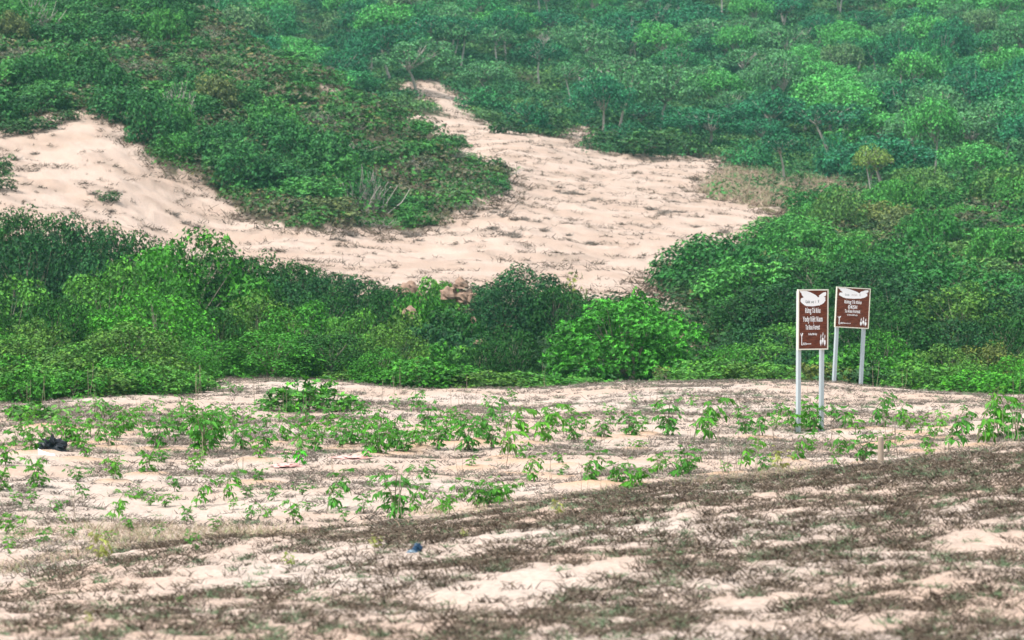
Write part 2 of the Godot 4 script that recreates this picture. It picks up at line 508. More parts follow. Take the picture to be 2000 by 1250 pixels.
func make_sapling(kind: String, fronds: Array) -> Node3D:
	var o := Node3D.new()
	o.name = "sapling"
	var lean := {"r": 0.42, "l": -0.42, "n": rng.randf_range(-0.15, 0.2), "d": 0.05, "w": 0.1, "y": 0.1, "p": 0.12, "b": 0.1}[kind] as float
	var stems := 4 if kind == "w" else (3 if kind == "d" else 1 if kind in ["r", "l"] else 2)
	for s in stems:
		var spread := 0.0 if stems == 1 else (float(s) / (stems - 1) - 0.5) * ({"w": 1.7, "d": 0.6}.get(kind, 0.35) as float)
		var tall := rng.randf_range(0.7, 1.0) if s else 0.95
		var top := Vector3(lean + spread, tall * (0.9 if kind != "w" else 0.8), rng.randf_range(-0.2, 0.2))
		var path := PackedVector3Array()
		for k in 7:
			var t := k / 6.0
			path.append(Vector3(top.x * t * t, top.y * (t * 1.12 - 0.12 * t * t * t) - 0.04 * (1.0 - t), top.z * t) + Vector3(rng.randf_range(-1, 1), 0, rng.randf_range(-1, 1)) * 0.015)
		var st := Cloud.new()
		st.tube(path, 0.014, 0.006, 5, Color.WHITE)
		part(o, "stem", mesh_of(st), M.twig)
		var count := {"d": 10, "w": 7, "r": 13, "l": 13, "n": 9, "y": 6, "p": 7, "b": 5}[kind] as int
		for k in count:
			var t := lerpf(0.22 if kind != "d" else 0.1, 1.0, (k + rng.randf_range(0.1, 0.9)) / count)
			var i := mini(int(t * 6.0), 5)
			var at := path[i].lerp(path[i + 1], t * 6.0 - i)
			var an := k * 2.4 + s * 1.3 + rng.randf_range(-0.5, 0.5)
			if absf(lean) > 0.3: an = lerp_angle(an, PI / 2 * signf(lean), 0.35)
			var f := MeshInstance3D.new()
			f.name = "leaf"
			f.mesh = fronds[(k + s) % fronds.size()]
			f.position = at
			var sz := rng.randf_range(0.75, 1.15) * (1.0 if k < count - 1 else 0.7)
			f.basis = Basis(Vector3.UP, an) * Basis(Vector3.RIGHT, rng.randf_range(-0.75, 0.35)) * Basis.from_scale(Vector3.ONE * sz)
			o.add_child(f, true)
	return o

# ------------------------------------------------------------------ signs
func poly(points: Array, sx: float, sy: float, z: float) -> ArrayMesh:   # a flat print from outline points given as shares of a board
	var p := PackedVector2Array()
	for q in points: p.append(Vector2((q[0] - 0.5) * sx, (0.5 - q[1]) * sy))
	var v := PackedVector3Array()
	for q in p: v.append(Vector3(q.x, q.y, z))
	return from_arrays(v, PackedColorArray(), Geometry2D.triangulate_polygon(p))

func type_of(text: String, heavy: bool) -> TextMesh:
	var t := TextMesh.new()
	var f := SystemFont.new()
	f.font_names = PackedStringArray(["Droid Sans"])
	f.font_weight = 700 if heavy else 400
	t.font = f
	t.font_size = 48
	t.pixel_size = 0.01
	t.depth = 0.02
	t.curve_step = 3.0
	t.text = text
	return t

func words(parent: Node3D, text: String, cx: float, cy: float, wide: float, high: float, mat: Material, heavy := true) -> void:   # centre and size in metres on the board; the font lacks two letters, whose marks are added
	var plain := text.replace("ừ", "u").replace("ệ", "ê")
	var t := type_of(plain, heavy)
	var box := t.get_aabb()
	var o := part(parent, "lettering", t, mat)
	var s := Vector3(wide / box.size.x, high / box.size.y, 0.1)
	o.scale = s
	o.position = Vector3(cx, cy, 0.0035) - (box.position + box.size * 0.5) * Vector3(s.x, s.y, 0)
	for k in text.length():
		if text[k] == "ừ" or text[k] == "ệ":
			var to := type_of(plain.substr(0, k + 1), heavy).get_aabb()
			var from := type_of(plain.substr(0, k), heavy).get_aabb()
			var full := type_of(plain, heavy).get_aabb()
			var l := -full.size.x * 0.5 + from.size.x + 0.03
			var r := -full.size.x * 0.5 + to.size.x
			var m := (l + r) * 0.5
			var tall := 0.262
			var shapes := []
			if text[k] == "ừ":
				shapes = [[Vector2(m - 0.09, tall + 0.14), Vector2(m - 0.02, tall + 0.14), Vector2(m + 0.05, tall + 0.03), Vector2(m + 0.0, tall + 0.03)], [Vector2(r - 0.015, tall - 0.05), Vector2(r - 0.01, tall), Vector2(r + 0.035, tall + 0.06), Vector2(r + 0.075, tall + 0.04), Vector2(r + 0.05, tall - 0.03)]]
			else:
				shapes = [[Vector2(m - 0.035, -0.12), Vector2(m + 0.035, -0.12), Vector2(m + 0.035, -0.05), Vector2(m - 0.035, -0.05)]]
			for sh in shapes:
				var v := PackedVector3Array()
				for q in sh: v.append(Vector3(q.x + full.get_center().x, q.y + base_of(plain, heavy), 0.0))
				part(o, "accent", from_arrays(v, PackedColorArray(), Geometry2D.triangulate_polygon(PackedVector2Array(sh))), mat)

func base_of(text: String, heavy: bool) -> float:   # height of the baseline in a lettering mesh
	return type_of("H", heavy).get_aabb().position.y

func bar(size: Vector3) -> BoxMesh:
	var b := BoxMesh.new()
	b.size = size
	return b

func make_sign(w: float, h: float, low: float, gap: float, shift: float, thick: float, lines: Array, logos: Array, squeeze: float) -> Node3D:
	var o := Node3D.new()
	o.name = "sign"
	for s in [-1.0, 1.0]:
		var post := part(o, "post", bar(Vector3(thick, low + h * 0.96 + 0.5, thick)), M.steel)
		post.position = Vector3(s * gap * 0.5 + shift, (low + h * 0.96 - 0.5) * 0.5, -0.032 - thick * 0.5)
		var cap := part(post, "post_cap", bar(Vector3(thick + 0.008, 0.008, thick + 0.008)), M.steel)
		cap.position.y = (low + h * 0.96 + 0.5) * 0.5 + 0.004
	var board := part(o, "panel", bar(Vector3(w - 0.04, h - 0.04, 0.02)), M.board)
	board.position = Vector3(0, low + h * 0.5, -0.0101)
	for s in [-1.0, 1.0]:
		var fr := part(o, "frame", bar(Vector3(0.024, h, 0.042)), M.trim)
		fr.position = Vector3(s * (w * 0.5 - 0.012), low + h * 0.5, -0.0085)
		var ft := part(o, "frame", bar(Vector3(w - 0.048, 0.024, 0.042)), M.trim)
		ft.position = Vector3(0, low + h * 0.5 + s * (h * 0.5 - 0.012), -0.0085)
	var face := Node3D.new()
	face.name = "print"
	face.position = Vector3(0, low + h * 0.5, 0)
	o.add_child(face)
	var iw := w - 0.048
	var ih := h - 0.048
	var brush := [[0.02, 0.0], [0.26, 0.005], [0.4, 0.03], [0.58, 0.075], [0.64, 0.1], [0.66, 0.115], [0.72, 0.115], [0.7, 0.09], [0.78, 0.06], [0.86, 0.035], [0.95, 0.025], [0.965, 0.05], [0.95, 0.09], [0.87, 0.11], [0.93, 0.115], [0.93, 0.16], [0.94, 0.175], [0.91, 0.19], [0.88, 0.215], [0.8, 0.24], [0.75, 0.25], [0.72, 0.262], [0.7, 0.256], [0.5, 0.272], [0.42, 0.27], [0.28, 0.268], [0.2, 0.252], [0.12, 0.22], [0.08, 0.205], [0.055, 0.18], [0.07, 0.14], [0.08, 0.13], [0.13, 0.125], [0.17, 0.115], [0.1, 0.075], [0.09, 0.05], [0.05, 0.03]]
	for q in brush: q[1] *= squeeze
	part(face, "paint_patch", poly(brush, iw, ih, 0.002), M.white)
	var shoot := [[0.095, 0.94], [0.095, 0.79], [0.06, 0.745], [0.058, 0.725], [0.1, 0.765], [0.115, 0.725], [0.16, 0.735], [0.118, 0.79], [0.118, 0.935], [0.15, 0.93], [0.15, 0.94]]
	part(face, "seedling_emblem", poly(shoot, iw, ih, 0.002), M.white)
	for k in 3:
		var cx: float = [0.78, 0.85, 0.92][k]
		var dy: float = [0.0, -0.035, 0.005][k]
		var drop := [[cx - 0.004, 0.77 + dy], [cx + 0.008, 0.75 + dy], [cx + 0.018, 0.79 + dy], [cx + 0.006, 0.82 + dy], [cx + 0.004, 0.845 + dy], [cx + 0.03, 0.862 + dy], [cx + 0.032, 0.905 + dy], [cx + 0.012, 0.935 + dy], [cx + 0.003, 0.965 + dy * 0.5], [cx - 0.01, 0.935 + dy], [cx - 0.03, 0.91 + dy], [cx - 0.03, 0.862 + dy], [cx - 0.006, 0.845 + dy], [cx - 0.012, 0.8 + dy]]
		part(face, "pot_plant_emblem", poly(drop, iw, ih, 0.002), M.white)
	for l in lines:
		words(face, l[0], (l[1] - 0.5) * iw, (0.5 - l[2]) * ih, l[3] * iw, l[4] * ih, M.white)
	for l in logos:
		words(face, l[0], (l[1] - 0.5) * iw, (0.5 - l[2]) * ih, l[3] * iw, l[4] * ih, M[l[5]], false)
	return o

# ------------------------------------------------------------------ odds and ends
func lump(seed_: int, size: Vector3, rough: float, rings := 12, turns := 18, cut := -0.2) -> ArrayMesh:
	var ns := FastNoiseLite.new()
	ns.seed = seed_
	ns.frequency = 0.9
	ns.fractal_octaves = 4
	var v := PackedVector3Array()
	var idx := PackedInt32Array()
	for a in rings + 1:
		for b in turns:
			var th := PI * a / rings
			var ph := TAU * b / turns
			var dir := Vector3(sin(th) * cos(ph), cos(th), sin(th) * sin(ph))
			v.append(Vector3(dir.x, maxf(dir.y, cut), dir.z) * size * (1.0 + rough * ns.get_noise_3dv(dir * 1.6)))
	for a in rings:
		for b in turns:
			var p := a * turns + b
			var q := a * turns + (b + 1) % turns
			idx.append_array([p, q, p + turns, q, q + turns, p + turns])
	return from_arrays(v, PackedColorArray(), idx)

func stalks(n: int, reach: float, rise: float, thick: float, flat: float, cols: Array) -> ArrayMesh:   # a clump of dead or living stems, as narrow bent strips
	var cl := Cloud.new()
	for k in n:
		var an := rng.randf() * TAU
		var p := Vector3(rng.randfn() * reach * 0.3, -0.01, rng.randfn() * reach * 0.3)
		var dir := Vector3(cos(an), rng.randf_range(flat, 1.2), sin(an)).normalized()
		var len_ := reach * rng.randf_range(0.4, 1.0)
		var col: Color = cols[rng.randi() % cols.size()] * rng.randf_range(0.7, 1.1)
		var side := dir.cross(Vector3(rng.randfn(), rng.randfn(), rng.randfn())).normalized()
		for s in 2:
			var q := p + dir * len_ * 0.5
			q.y = minf(q.y, rise * rng.randf_range(0.7, 1.2))
			var w0 := thick * (1.0 - 0.35 * s)
			var w1 := thick * (0.65 - 0.4 * s)
			var i0 := cl.v.size()
			for vv in [p - side * w0, p + side * w0, q - side * w1, q + side * w1]:
				cl.v.append(vv)
				cl.c.append(col)
			cl.i.append_array([i0, i0 + 1, i0 + 2, i0 + 1, i0 + 3, i0 + 2])
			p = q
			dir = (dir + 0.8 * Vector3(rng.randfn(), rng.randfn() - 0.5, rng.randfn())).normalized()
	return mesh_of(cl)

func tuft(n: int, radius: float, high: float, length: float, wide: float) -> ArrayMesh:
	var cl := Cloud.new()
	fill_leaves(cl, [[Vector3(0, high * 0.35, 0), Vector3(radius, high * 0.65, radius)]], n, length, wide, Color(1, 0.9, 0.5), 0.1)
	return mesh_of(cl)

# ------------------------------------------------------------------ the scene
func _ready() -> void:
	var cam := Camera3D.new()
	cam.name = "camera"
	var lens := CameraAttributesPhysical.new()
	lens.frustum_focal_length = 153.6
	lens.frustum_near = 0.5
	lens.frustum_far = 3000.0
	lens.frustum_focus_distance = 80.0
	lens.exposure_aperture = 4.1
	cam.attributes = lens
	cam.fov = rad_to_deg(2.0 * atan(625.0 / FPX))
	cam.near = 0.5
	cam.far = 3000.0
	add_child(cam)
	cam.position = Vector3(0, EYE, 0)
	cam.rotation.x = -atan((625.0 - HOR) / FPX)

	var sky_mat := ProceduralSkyMaterial.new()
	sky_mat.sky_top_color = Color(0.93, 0.96, 1.0)
	sky_mat.sky_horizon_color = Color(0.70, 0.73, 0.76)
	sky_mat.sky_curve = 0.4
	sky_mat.ground_bottom_color = Color(0.45, 0.42, 0.36)
	sky_mat.ground_horizon_color = Color(0.62, 0.62, 0.60)
	sky_mat.sun_angle_max = 20.0
	var sky := Sky.new()
	sky.sky_material = sky_mat
	var env := Environment.new()
	env.background_mode = Environment.BG_SKY
	env.sky = sky
	env.tonemap_mode = Environment.TONE_MAPPER_LINEAR
	env.tonemap_exposure = 4.5
	env.background_energy_multiplier = 0.42
	env.fog_enabled = true
	env.fog_density = 0.00013
	env.fog_light_color = Color(0.62, 0.88, 0.88)
	env.sdfgi_enabled = true
	env.ssao_enabled = true
	env.ssil_enabled = true
	var we := WorldEnvironment.new()
	we.name = "environment"
	we.environment = env
	add_child(we)
	var sun := DirectionalLight3D.new()
	sun.name = "sun"
	sun.light_energy = 0.5
	sun.light_angular_distance = 10.0
	sun.light_color = Color(1.0, 0.98, 0.955)
	sun.shadow_enabled = true
	sun.rotation = Vector3(deg_to_rad(-60), deg_to_rad(-62), 0)
	add_child(sun)

	rng.seed = 20240611
	for s in [[n_relief, 11, 0.16, 3], [n_fine, 23, 1.3, 3], [n_patch, 37, 0.33, 3], [n_tone, 51, 0.5, 2]]:
		s[0].seed = s[1]
		s[0].frequency = s[2]
		s[0].fractal_octaves = s[3]
	for p in [[0, 238], [90, 228], [165, 206], [215, 225], [290, 280], [300, 325], [370, 345], [440, 390], [500, 425], [560, 437], [650, 448], [760, 444], [850, 444], [900, 412], [950, 390], [985, 335], [960, 290], [905, 250], [860, 222], [800, 190], [765, 166], [850, 160], [935, 205], [925, 232], [985, 258], [1080, 266], [1150, 247], [1182, 260], [1160, 298], [1250, 306], [1330, 308], [1400, 312], [1450, 322], [1370, 372], [1450, 397], [1560, 417], [1545, 440], [1600, 462], [1600, 480], [1530, 478], [1430, 520], [1290, 545], [1310, 585], [1360, 620], [1360, 760], [600, 760], [560, 620], [300, 560], [0, 470], [-200, 430], [-200, 250]]:
		sand_zone.append(Vector2(p[0], p[1]))
	for p in [[1395, 345], [1450, 335], [1530, 360], [1640, 350], [1700, 385], [1690, 420], [1590, 428], [1450, 400], [1370, 375]]:
		grass_zone.append(Vector2(p[0], p[1]))
	for p in [[165, 205], [330, 175], [480, 195], [570, 255], [690, 330], [790, 440], [560, 440], [430, 388], [290, 330], [280, 270], [200, 222]]:
		lush_zone.append(Vector2(p[0], p[1]))
	build_table()

	M.bark = matte(1, 1, 1, 0.9)
	M.bark.vertex_color_use_as_albedo = true
	M.twig = matte(0.16, 0.15, 0.09)
	M.litter = matte(1, 1, 1, 0.95)
	M.litter.vertex_color_use_as_albedo = true
	M.litter.cull_mode = BaseMaterial3D.CULL_DISABLED
	M.steel = matte(0.40, 0.45, 0.47, 0.45)
	M.trim = matte(0.70, 0.67, 0.57, 0.5)
	M.white = matte(0.84, 0.83, 0.83, 0.5)
	M.ink = matte(0.06, 0.065, 0.07)
	M.pale_ink = matte(0.45, 0.36, 0.36)
	M.grey_ink = matte(0.16, 0.17, 0.17)
	var wood := FastNoiseLite.new()
	wood.seed = 9
	wood.frequency = 0.02
	wood.fractal_octaves = 5
	var wr := Gradient.new()
	wr.set_color(0, lin(0.075, 0.022, 0.014))
	wr.set_color(1, lin(0.21, 0.068, 0.04))
	var wt := NoiseTexture2D.new()
	wt.noise = wood
	wt.width = 512
	wt.height = 512
	wt.seamless = true
	wt.color_ramp = wr
	M.board = StandardMaterial3D.new()
	M.board.albedo_texture = wt
	M.board.uv1_triplanar = true
	M.board.uv1_scale = Vector3(0.45, 3.0, 0.45)
	M.board.roughness = 0.8
	M.board.metallic_specular = 0.15

	sapling_spots()
	build_terrain()
	build_signs()
	build_saplings()
	build_near_bushes()
	build_mound()
	build_dune_shrubs()
	build_right_scrub()
	build_forest()
	build_rocks_and_rubbish()
	build_cover()
	for base in told:
		var row: Array = told[base]
		row.sort_custom(func(a, b): return a[0] < b[0])
		for k in row.size():
			row[k][1].set_meta("label", base if row.size() == 1 else "%s, %s from the left" % [base, ordinals[mini(k, ordinals.size() - 1)]])

func sapling_spots() -> void:
	# column and row of the foot, height in picture rows, kind
	var rows := [
		["in the rear row nearest the crest", "118 838 50 p|185 826 45 p|208 818 34 n|242 847 52 d|300 812 30 p|352 815 38 p|560 795 34 n|770 800 28 p|815 806 40 n|835 838 46 d|948 800 26 p|1000 786 24 n|1236 790 22 p|1350 796 24 p|1285 808 26 n|1145 838 30 n|1190 822 30 n|705 822 34 n|948 832 52 r|450 770 22 n|470 768 16 n|1520 812 24 d|1930 800 40 r|1715 815 44 r|1750 830 40 r|1630 828 34 n|1840 838 40 p|1580 838 52 d|20 822 30 n|60 834 34 n|150 812 28 p|190 800 24 n|270 826 34 n|330 832 30 p|380 824 36 n|420 816 28 p|455 830 34 d|490 820 28 n|520 836 32 n|545 824 28 p|600 838 36 n|640 828 32 d|680 842 34 n|735 838 36 n|880 826 30 n|905 840 36 d|985 836 34 n|1010 822 26 p|1075 828 30 n|1110 815 22 n|1380 826 28 n|1440 818 26 p"],
		["in the row level with the signs", "30 876 46 n|60 884 44 d|90 870 40 n|120 866 44 n|150 878 48 d|185 868 42 r|210 876 40 n|165 900 38 n|305 881 54 d|270 860 36 r|370 872 60 r|400 890 82 d|418 866 60 d|390 914 36 n|440 858 40 n|470 880 44 d|505 902 38 n|560 866 46 r|585 884 46 p|630 868 50 n|655 858 40 n|685 872 50 d|740 890 60 d|760 872 56 d|790 888 48 w|822 880 44 n|870 866 52 d|913 884 58 d|945 868 50 n|981 894 86 r|1041 868 72 r|1070 866 56 n|1100 850 44 r|1120 862 38 d|1180 860 38 d|1236 856 48 d|1255 850 30 n|1305 852 62 d|1355 864 80 r|1390 846 34 n|1457 850 44 d|1490 858 48 n|1517 840 30 n|1548 846 48 n|1562 842 36 d|1592 844 46 d|1650 842 44 n|1672 850 40 n|1700 840 56 r|1730 838 34 n|1772 846 40 n|1800 852 40 n|1830 858 36 n|1853 880 74 r|1910 872 88 r|1950 858 64 d|1985 862 70 d|1880 866 46 n|10 910 44 d|45 860 44 n|100 848 40 p|138 866 46 d|176 852 40 n|228 858 44 d|255 846 40 p|330 868 46 n|352 850 44 d|388 862 56 d|430 842 46 n|455 866 40 p|488 862 40 n|520 878 40 d|538 866 44 r|602 862 44 n|615 884 40 d|668 880 44 n|710 868 46 d|722 884 40 d|775 884 46 d|806 874 40 n|840 864 40 n|855 880 44 d|895 868 44 n|925 862 46 r|960 876 44 d"],
		["in the third row on streaked sand", "72 951 54 d|150 943 34 w|220 945 44 n|225 925 30 n|288 928 46 d|315 905 26 d|380 932 34 n|0 962 46 d|560 905 24 n|1010 902 36 r|1150 882 24 n|1245 880 22 w|1325 934 50 w|1345 928 48 d|1444 923 62 r|1418 930 26 n|1490 925 36 d|1550 903 50 r|1585 884 24 d|1640 890 34 w|1628 912 28 p|1686 906 66 w|1720 868 26 w|1760 868 20 n|1798 884 42 r|1815 896 30 n|920 918 24 n|1090 935 26 r"],
		["in the row behind the litter slope", "12 1046 46 w|40 1052 24 w|85 1070 36 n|135 1055 26 w|190 1102 58 y|220 1017 52 r|292 992 26 w|322 994 30 w|382 991 52 r|437 979 54 r|483 974 24 d|365 1020 30 d|490 1018 34 n|520 1012 24 w|572 1030 46 n|640 1000 72 r|710 1004 40 n|725 954 20 n|770 1017 86 d|800 1004 52 r|820 940 36 r|865 1000 46 w|878 1006 30 n|930 995 60 w|955 990 54 w|978 985 50 w|1030 942 50 r|1022 930 32 r|1092 912 26 n|1140 950 60 r|1160 944 40 n|1205 950 46 d|1235 958 60 w|375 1078 36 n|30 990 30 n|15 1085 30 n|1285 926 40 n|600 1002 20 w|60 985 30 n|110 1000 26 w|160 978 30 n|250 1040 28 n|270 975 26 w|340 962 30 n|420 1040 26 d|455 1000 24 n|535 980 30 n|590 968 26 w|665 975 28 n|430 955 24 n|505 945 28 d|205 1060 24 w|310 1050 26 n|670 1022 26 n|120 1028 24 n"],
		["alone on the brown litter slope", "564 1118 30 y|170 1226 24 y|350 1184 16 n|1088 1012 32 y|731 1080 30 y|905 1054 18 y|1520 928 50 y"],
	]
	for r in rows:
		for e in r[1].split("|"):
			var f: PackedStringArray = e.split(" ")
			var px := float(f[0])
			var py := float(f[1])
			var at := hit(px, py, 30.0, 112.0)
			var d := -at.z
			sap_spots.append({"px": px, "at": at, "tall": float(f[2]) * d / FPX, "kind": f[3], "row": r[0], "soil": rng.randf_range(0.4, 0.8) if rng.randf() < 0.42 and py < 960.0 and py > 830.0 else 0.0})

func build_signs() -> void:
	var a := make_sign(0.765, 1.19, 1.61, 0.585, -0.01, 0.072,
		[["Rừng Tà Kóu", 0.49, 0.355, 0.53, 0.12], ["Yody Việt Nam", 0.49, 0.505, 0.69, 0.125], ["Ta Kou Forest", 0.49, 0.632, 0.5, 0.085], ["0.4ha/200 cây", 0.49, 0.755, 0.3, 0.05], ["2021", 0.2, 0.915, 0.12, 0.04], ["Ngàn cây xanh", 0.345, 0.918, 0.18, 0.032]],
		[["Gaia", 0.31, 0.19, 0.15, 0.055, "ink"], ["yody", 0.48, 0.2, 0.1, 0.05, "grey_ink"], ["i", 0.585, 0.19, 0.012, 0.045, "pale_ink"], ["v", 0.69, 0.185, 0.04, 0.05, "ink"]], 1.0)
	put(a, "sign")
	a.position = hit(1587, 845, 60)
	a.rotation = Vector3(0, deg_to_rad(35), deg_to_rad(-0.3))
	tag(a, "brown board sign reading Yody Việt Nam, on two pale posts among saplings", "sign", "brown forest signs on pale posts")
	var b := make_sign(1.04, 1.09, 1.52, 0.82, 0.0, 0.085,
		[["Rừng Tà Kóu", 0.5, 0.365, 0.52, 0.115], ["DKSH", 0.5, 0.48, 0.27, 0.09], ["Ta Kou Forest", 0.5, 0.59, 0.47, 0.085], ["0.16ha/400 cây", 0.5, 0.69, 0.32, 0.05], ["2021", 0.2, 0.905, 0.12, 0.04], ["Ngàn cây xanh", 0.36, 0.91, 0.2, 0.032]],
		[["Gaia", 0.31, 0.17, 0.13, 0.05, "grey_ink"], ["DKSH", 0.53, 0.17, 0.17, 0.04, "pale_ink"], ["v", 0.71, 0.165, 0.04, 0.045, "grey_ink"]], 0.98)
	put(b, "sign")
	b.position = spot((1658.0 - 1000.0) / FPX * 110.0, 110.0)
	b.position.y = EYE - (749.0 - HOR) / FPX * 110.0 - 0.03
	b.rotation = Vector3(0, deg_to_rad(24), deg_to_rad(-3.2))
	tag(b, "squarer brown board sign reading DKSH, leaning on posts behind the dune crest", "sign", "brown forest signs on pale posts")

func build_saplings() -> void:
	var fronds := []
	for k in 5: fronds.append(frond(7 + 2 * (k % 2), 0.25, 0.12, 0.056, 0.1 + 0.16 * k))
	var broad := []
	for k in 3: broad.append(frond(3, 0.14, 0.36, 0.2, 0.3))
	var protos := {}
	for kind in ["n", "r", "l", "d", "w", "y", "p"]:
		protos[kind] = []
		for k in (4 if kind in ["n", "r", "d"] else 2): protos[kind].append(make_sapling(kind, fronds))
	protos["b"] = [make_sapling("b", broad)]
	var look := {"n": "slender green sapling", "r": "right-leaning green sapling", "l": "left-leaning green sapling", "d": "bushy dark green sapling", "w": "low wide green sapling", "y": "yellowing sapling", "p": "pale green sapling", "b": "bright green broad-leaved seedling"}
	var tints := {"n": [Color(0.074, 0.245, 0.017), Color(0.103, 0.287, 0.023), Color(0.061, 0.212, 0.026)], "d": [Color(0.055, 0.204, 0.017), Color(0.074, 0.245, 0.017), Color(0.061, 0.220, 0.026)], "y": [Color(0.27, 0.31, 0.07), Color(0.30, 0.29, 0.09)], "p": [Color(0.164, 0.361, 0.082), Color(0.131, 0.312, 0.066)], "b": [Color(0.057, 0.377, 0.016)]}
	for s in sap_spots:
		var set_: Array = protos[s.kind]
		var tone: Array = tints.get(s.kind, tints.n)
		var big: float = s.tall * (1.34 if s.kind != "w" else 1.3)
		var o := plant(set_[rng.randi() % set_.size()], "sapling", s.at, rng.randf_range(-0.5, 0.5) + (PI if s.kind in ["n", "d"] and rng.randf() < 0.5 else 0.0), Vector3.ONE * big, tone[rng.randi() % tone.size()], 0.7)
		tag(o, "", "sapling", "young trees planted in rows on the sand")
		var size := "tall " if s.tall > 0.66 else ("tiny " if s.tall < 0.3 else "")
		tell(o, size + look[s.kind] + " " + s.row, s.px)
	for e in [["bright green broad-leaved seedling beside pink netting scraps", 585, 908, 36], ["single big bright leaf seedling right of the pink netting", 716, 897, 26]]:
		var at := hit(e[1], e[2])
		var o := plant(protos["b"][0], "broad_leaf_seedling", at, 0.4, Vector3.ONE * (e[3] * -at.z / FPX), tints.b[0], 0.7)
		tag(o, e[0], "seedling")

func bush_from(px: float, d: float, top: float, wide: float) -> Array:   # foot, width and height in metres of a bush whose crown reaches a picture row
	var at := spot((px - 1000.0) / FPX * d, d)
	return [at, wide * d / FPX, EYE - (top - HOR) / FPX * d - at.y]

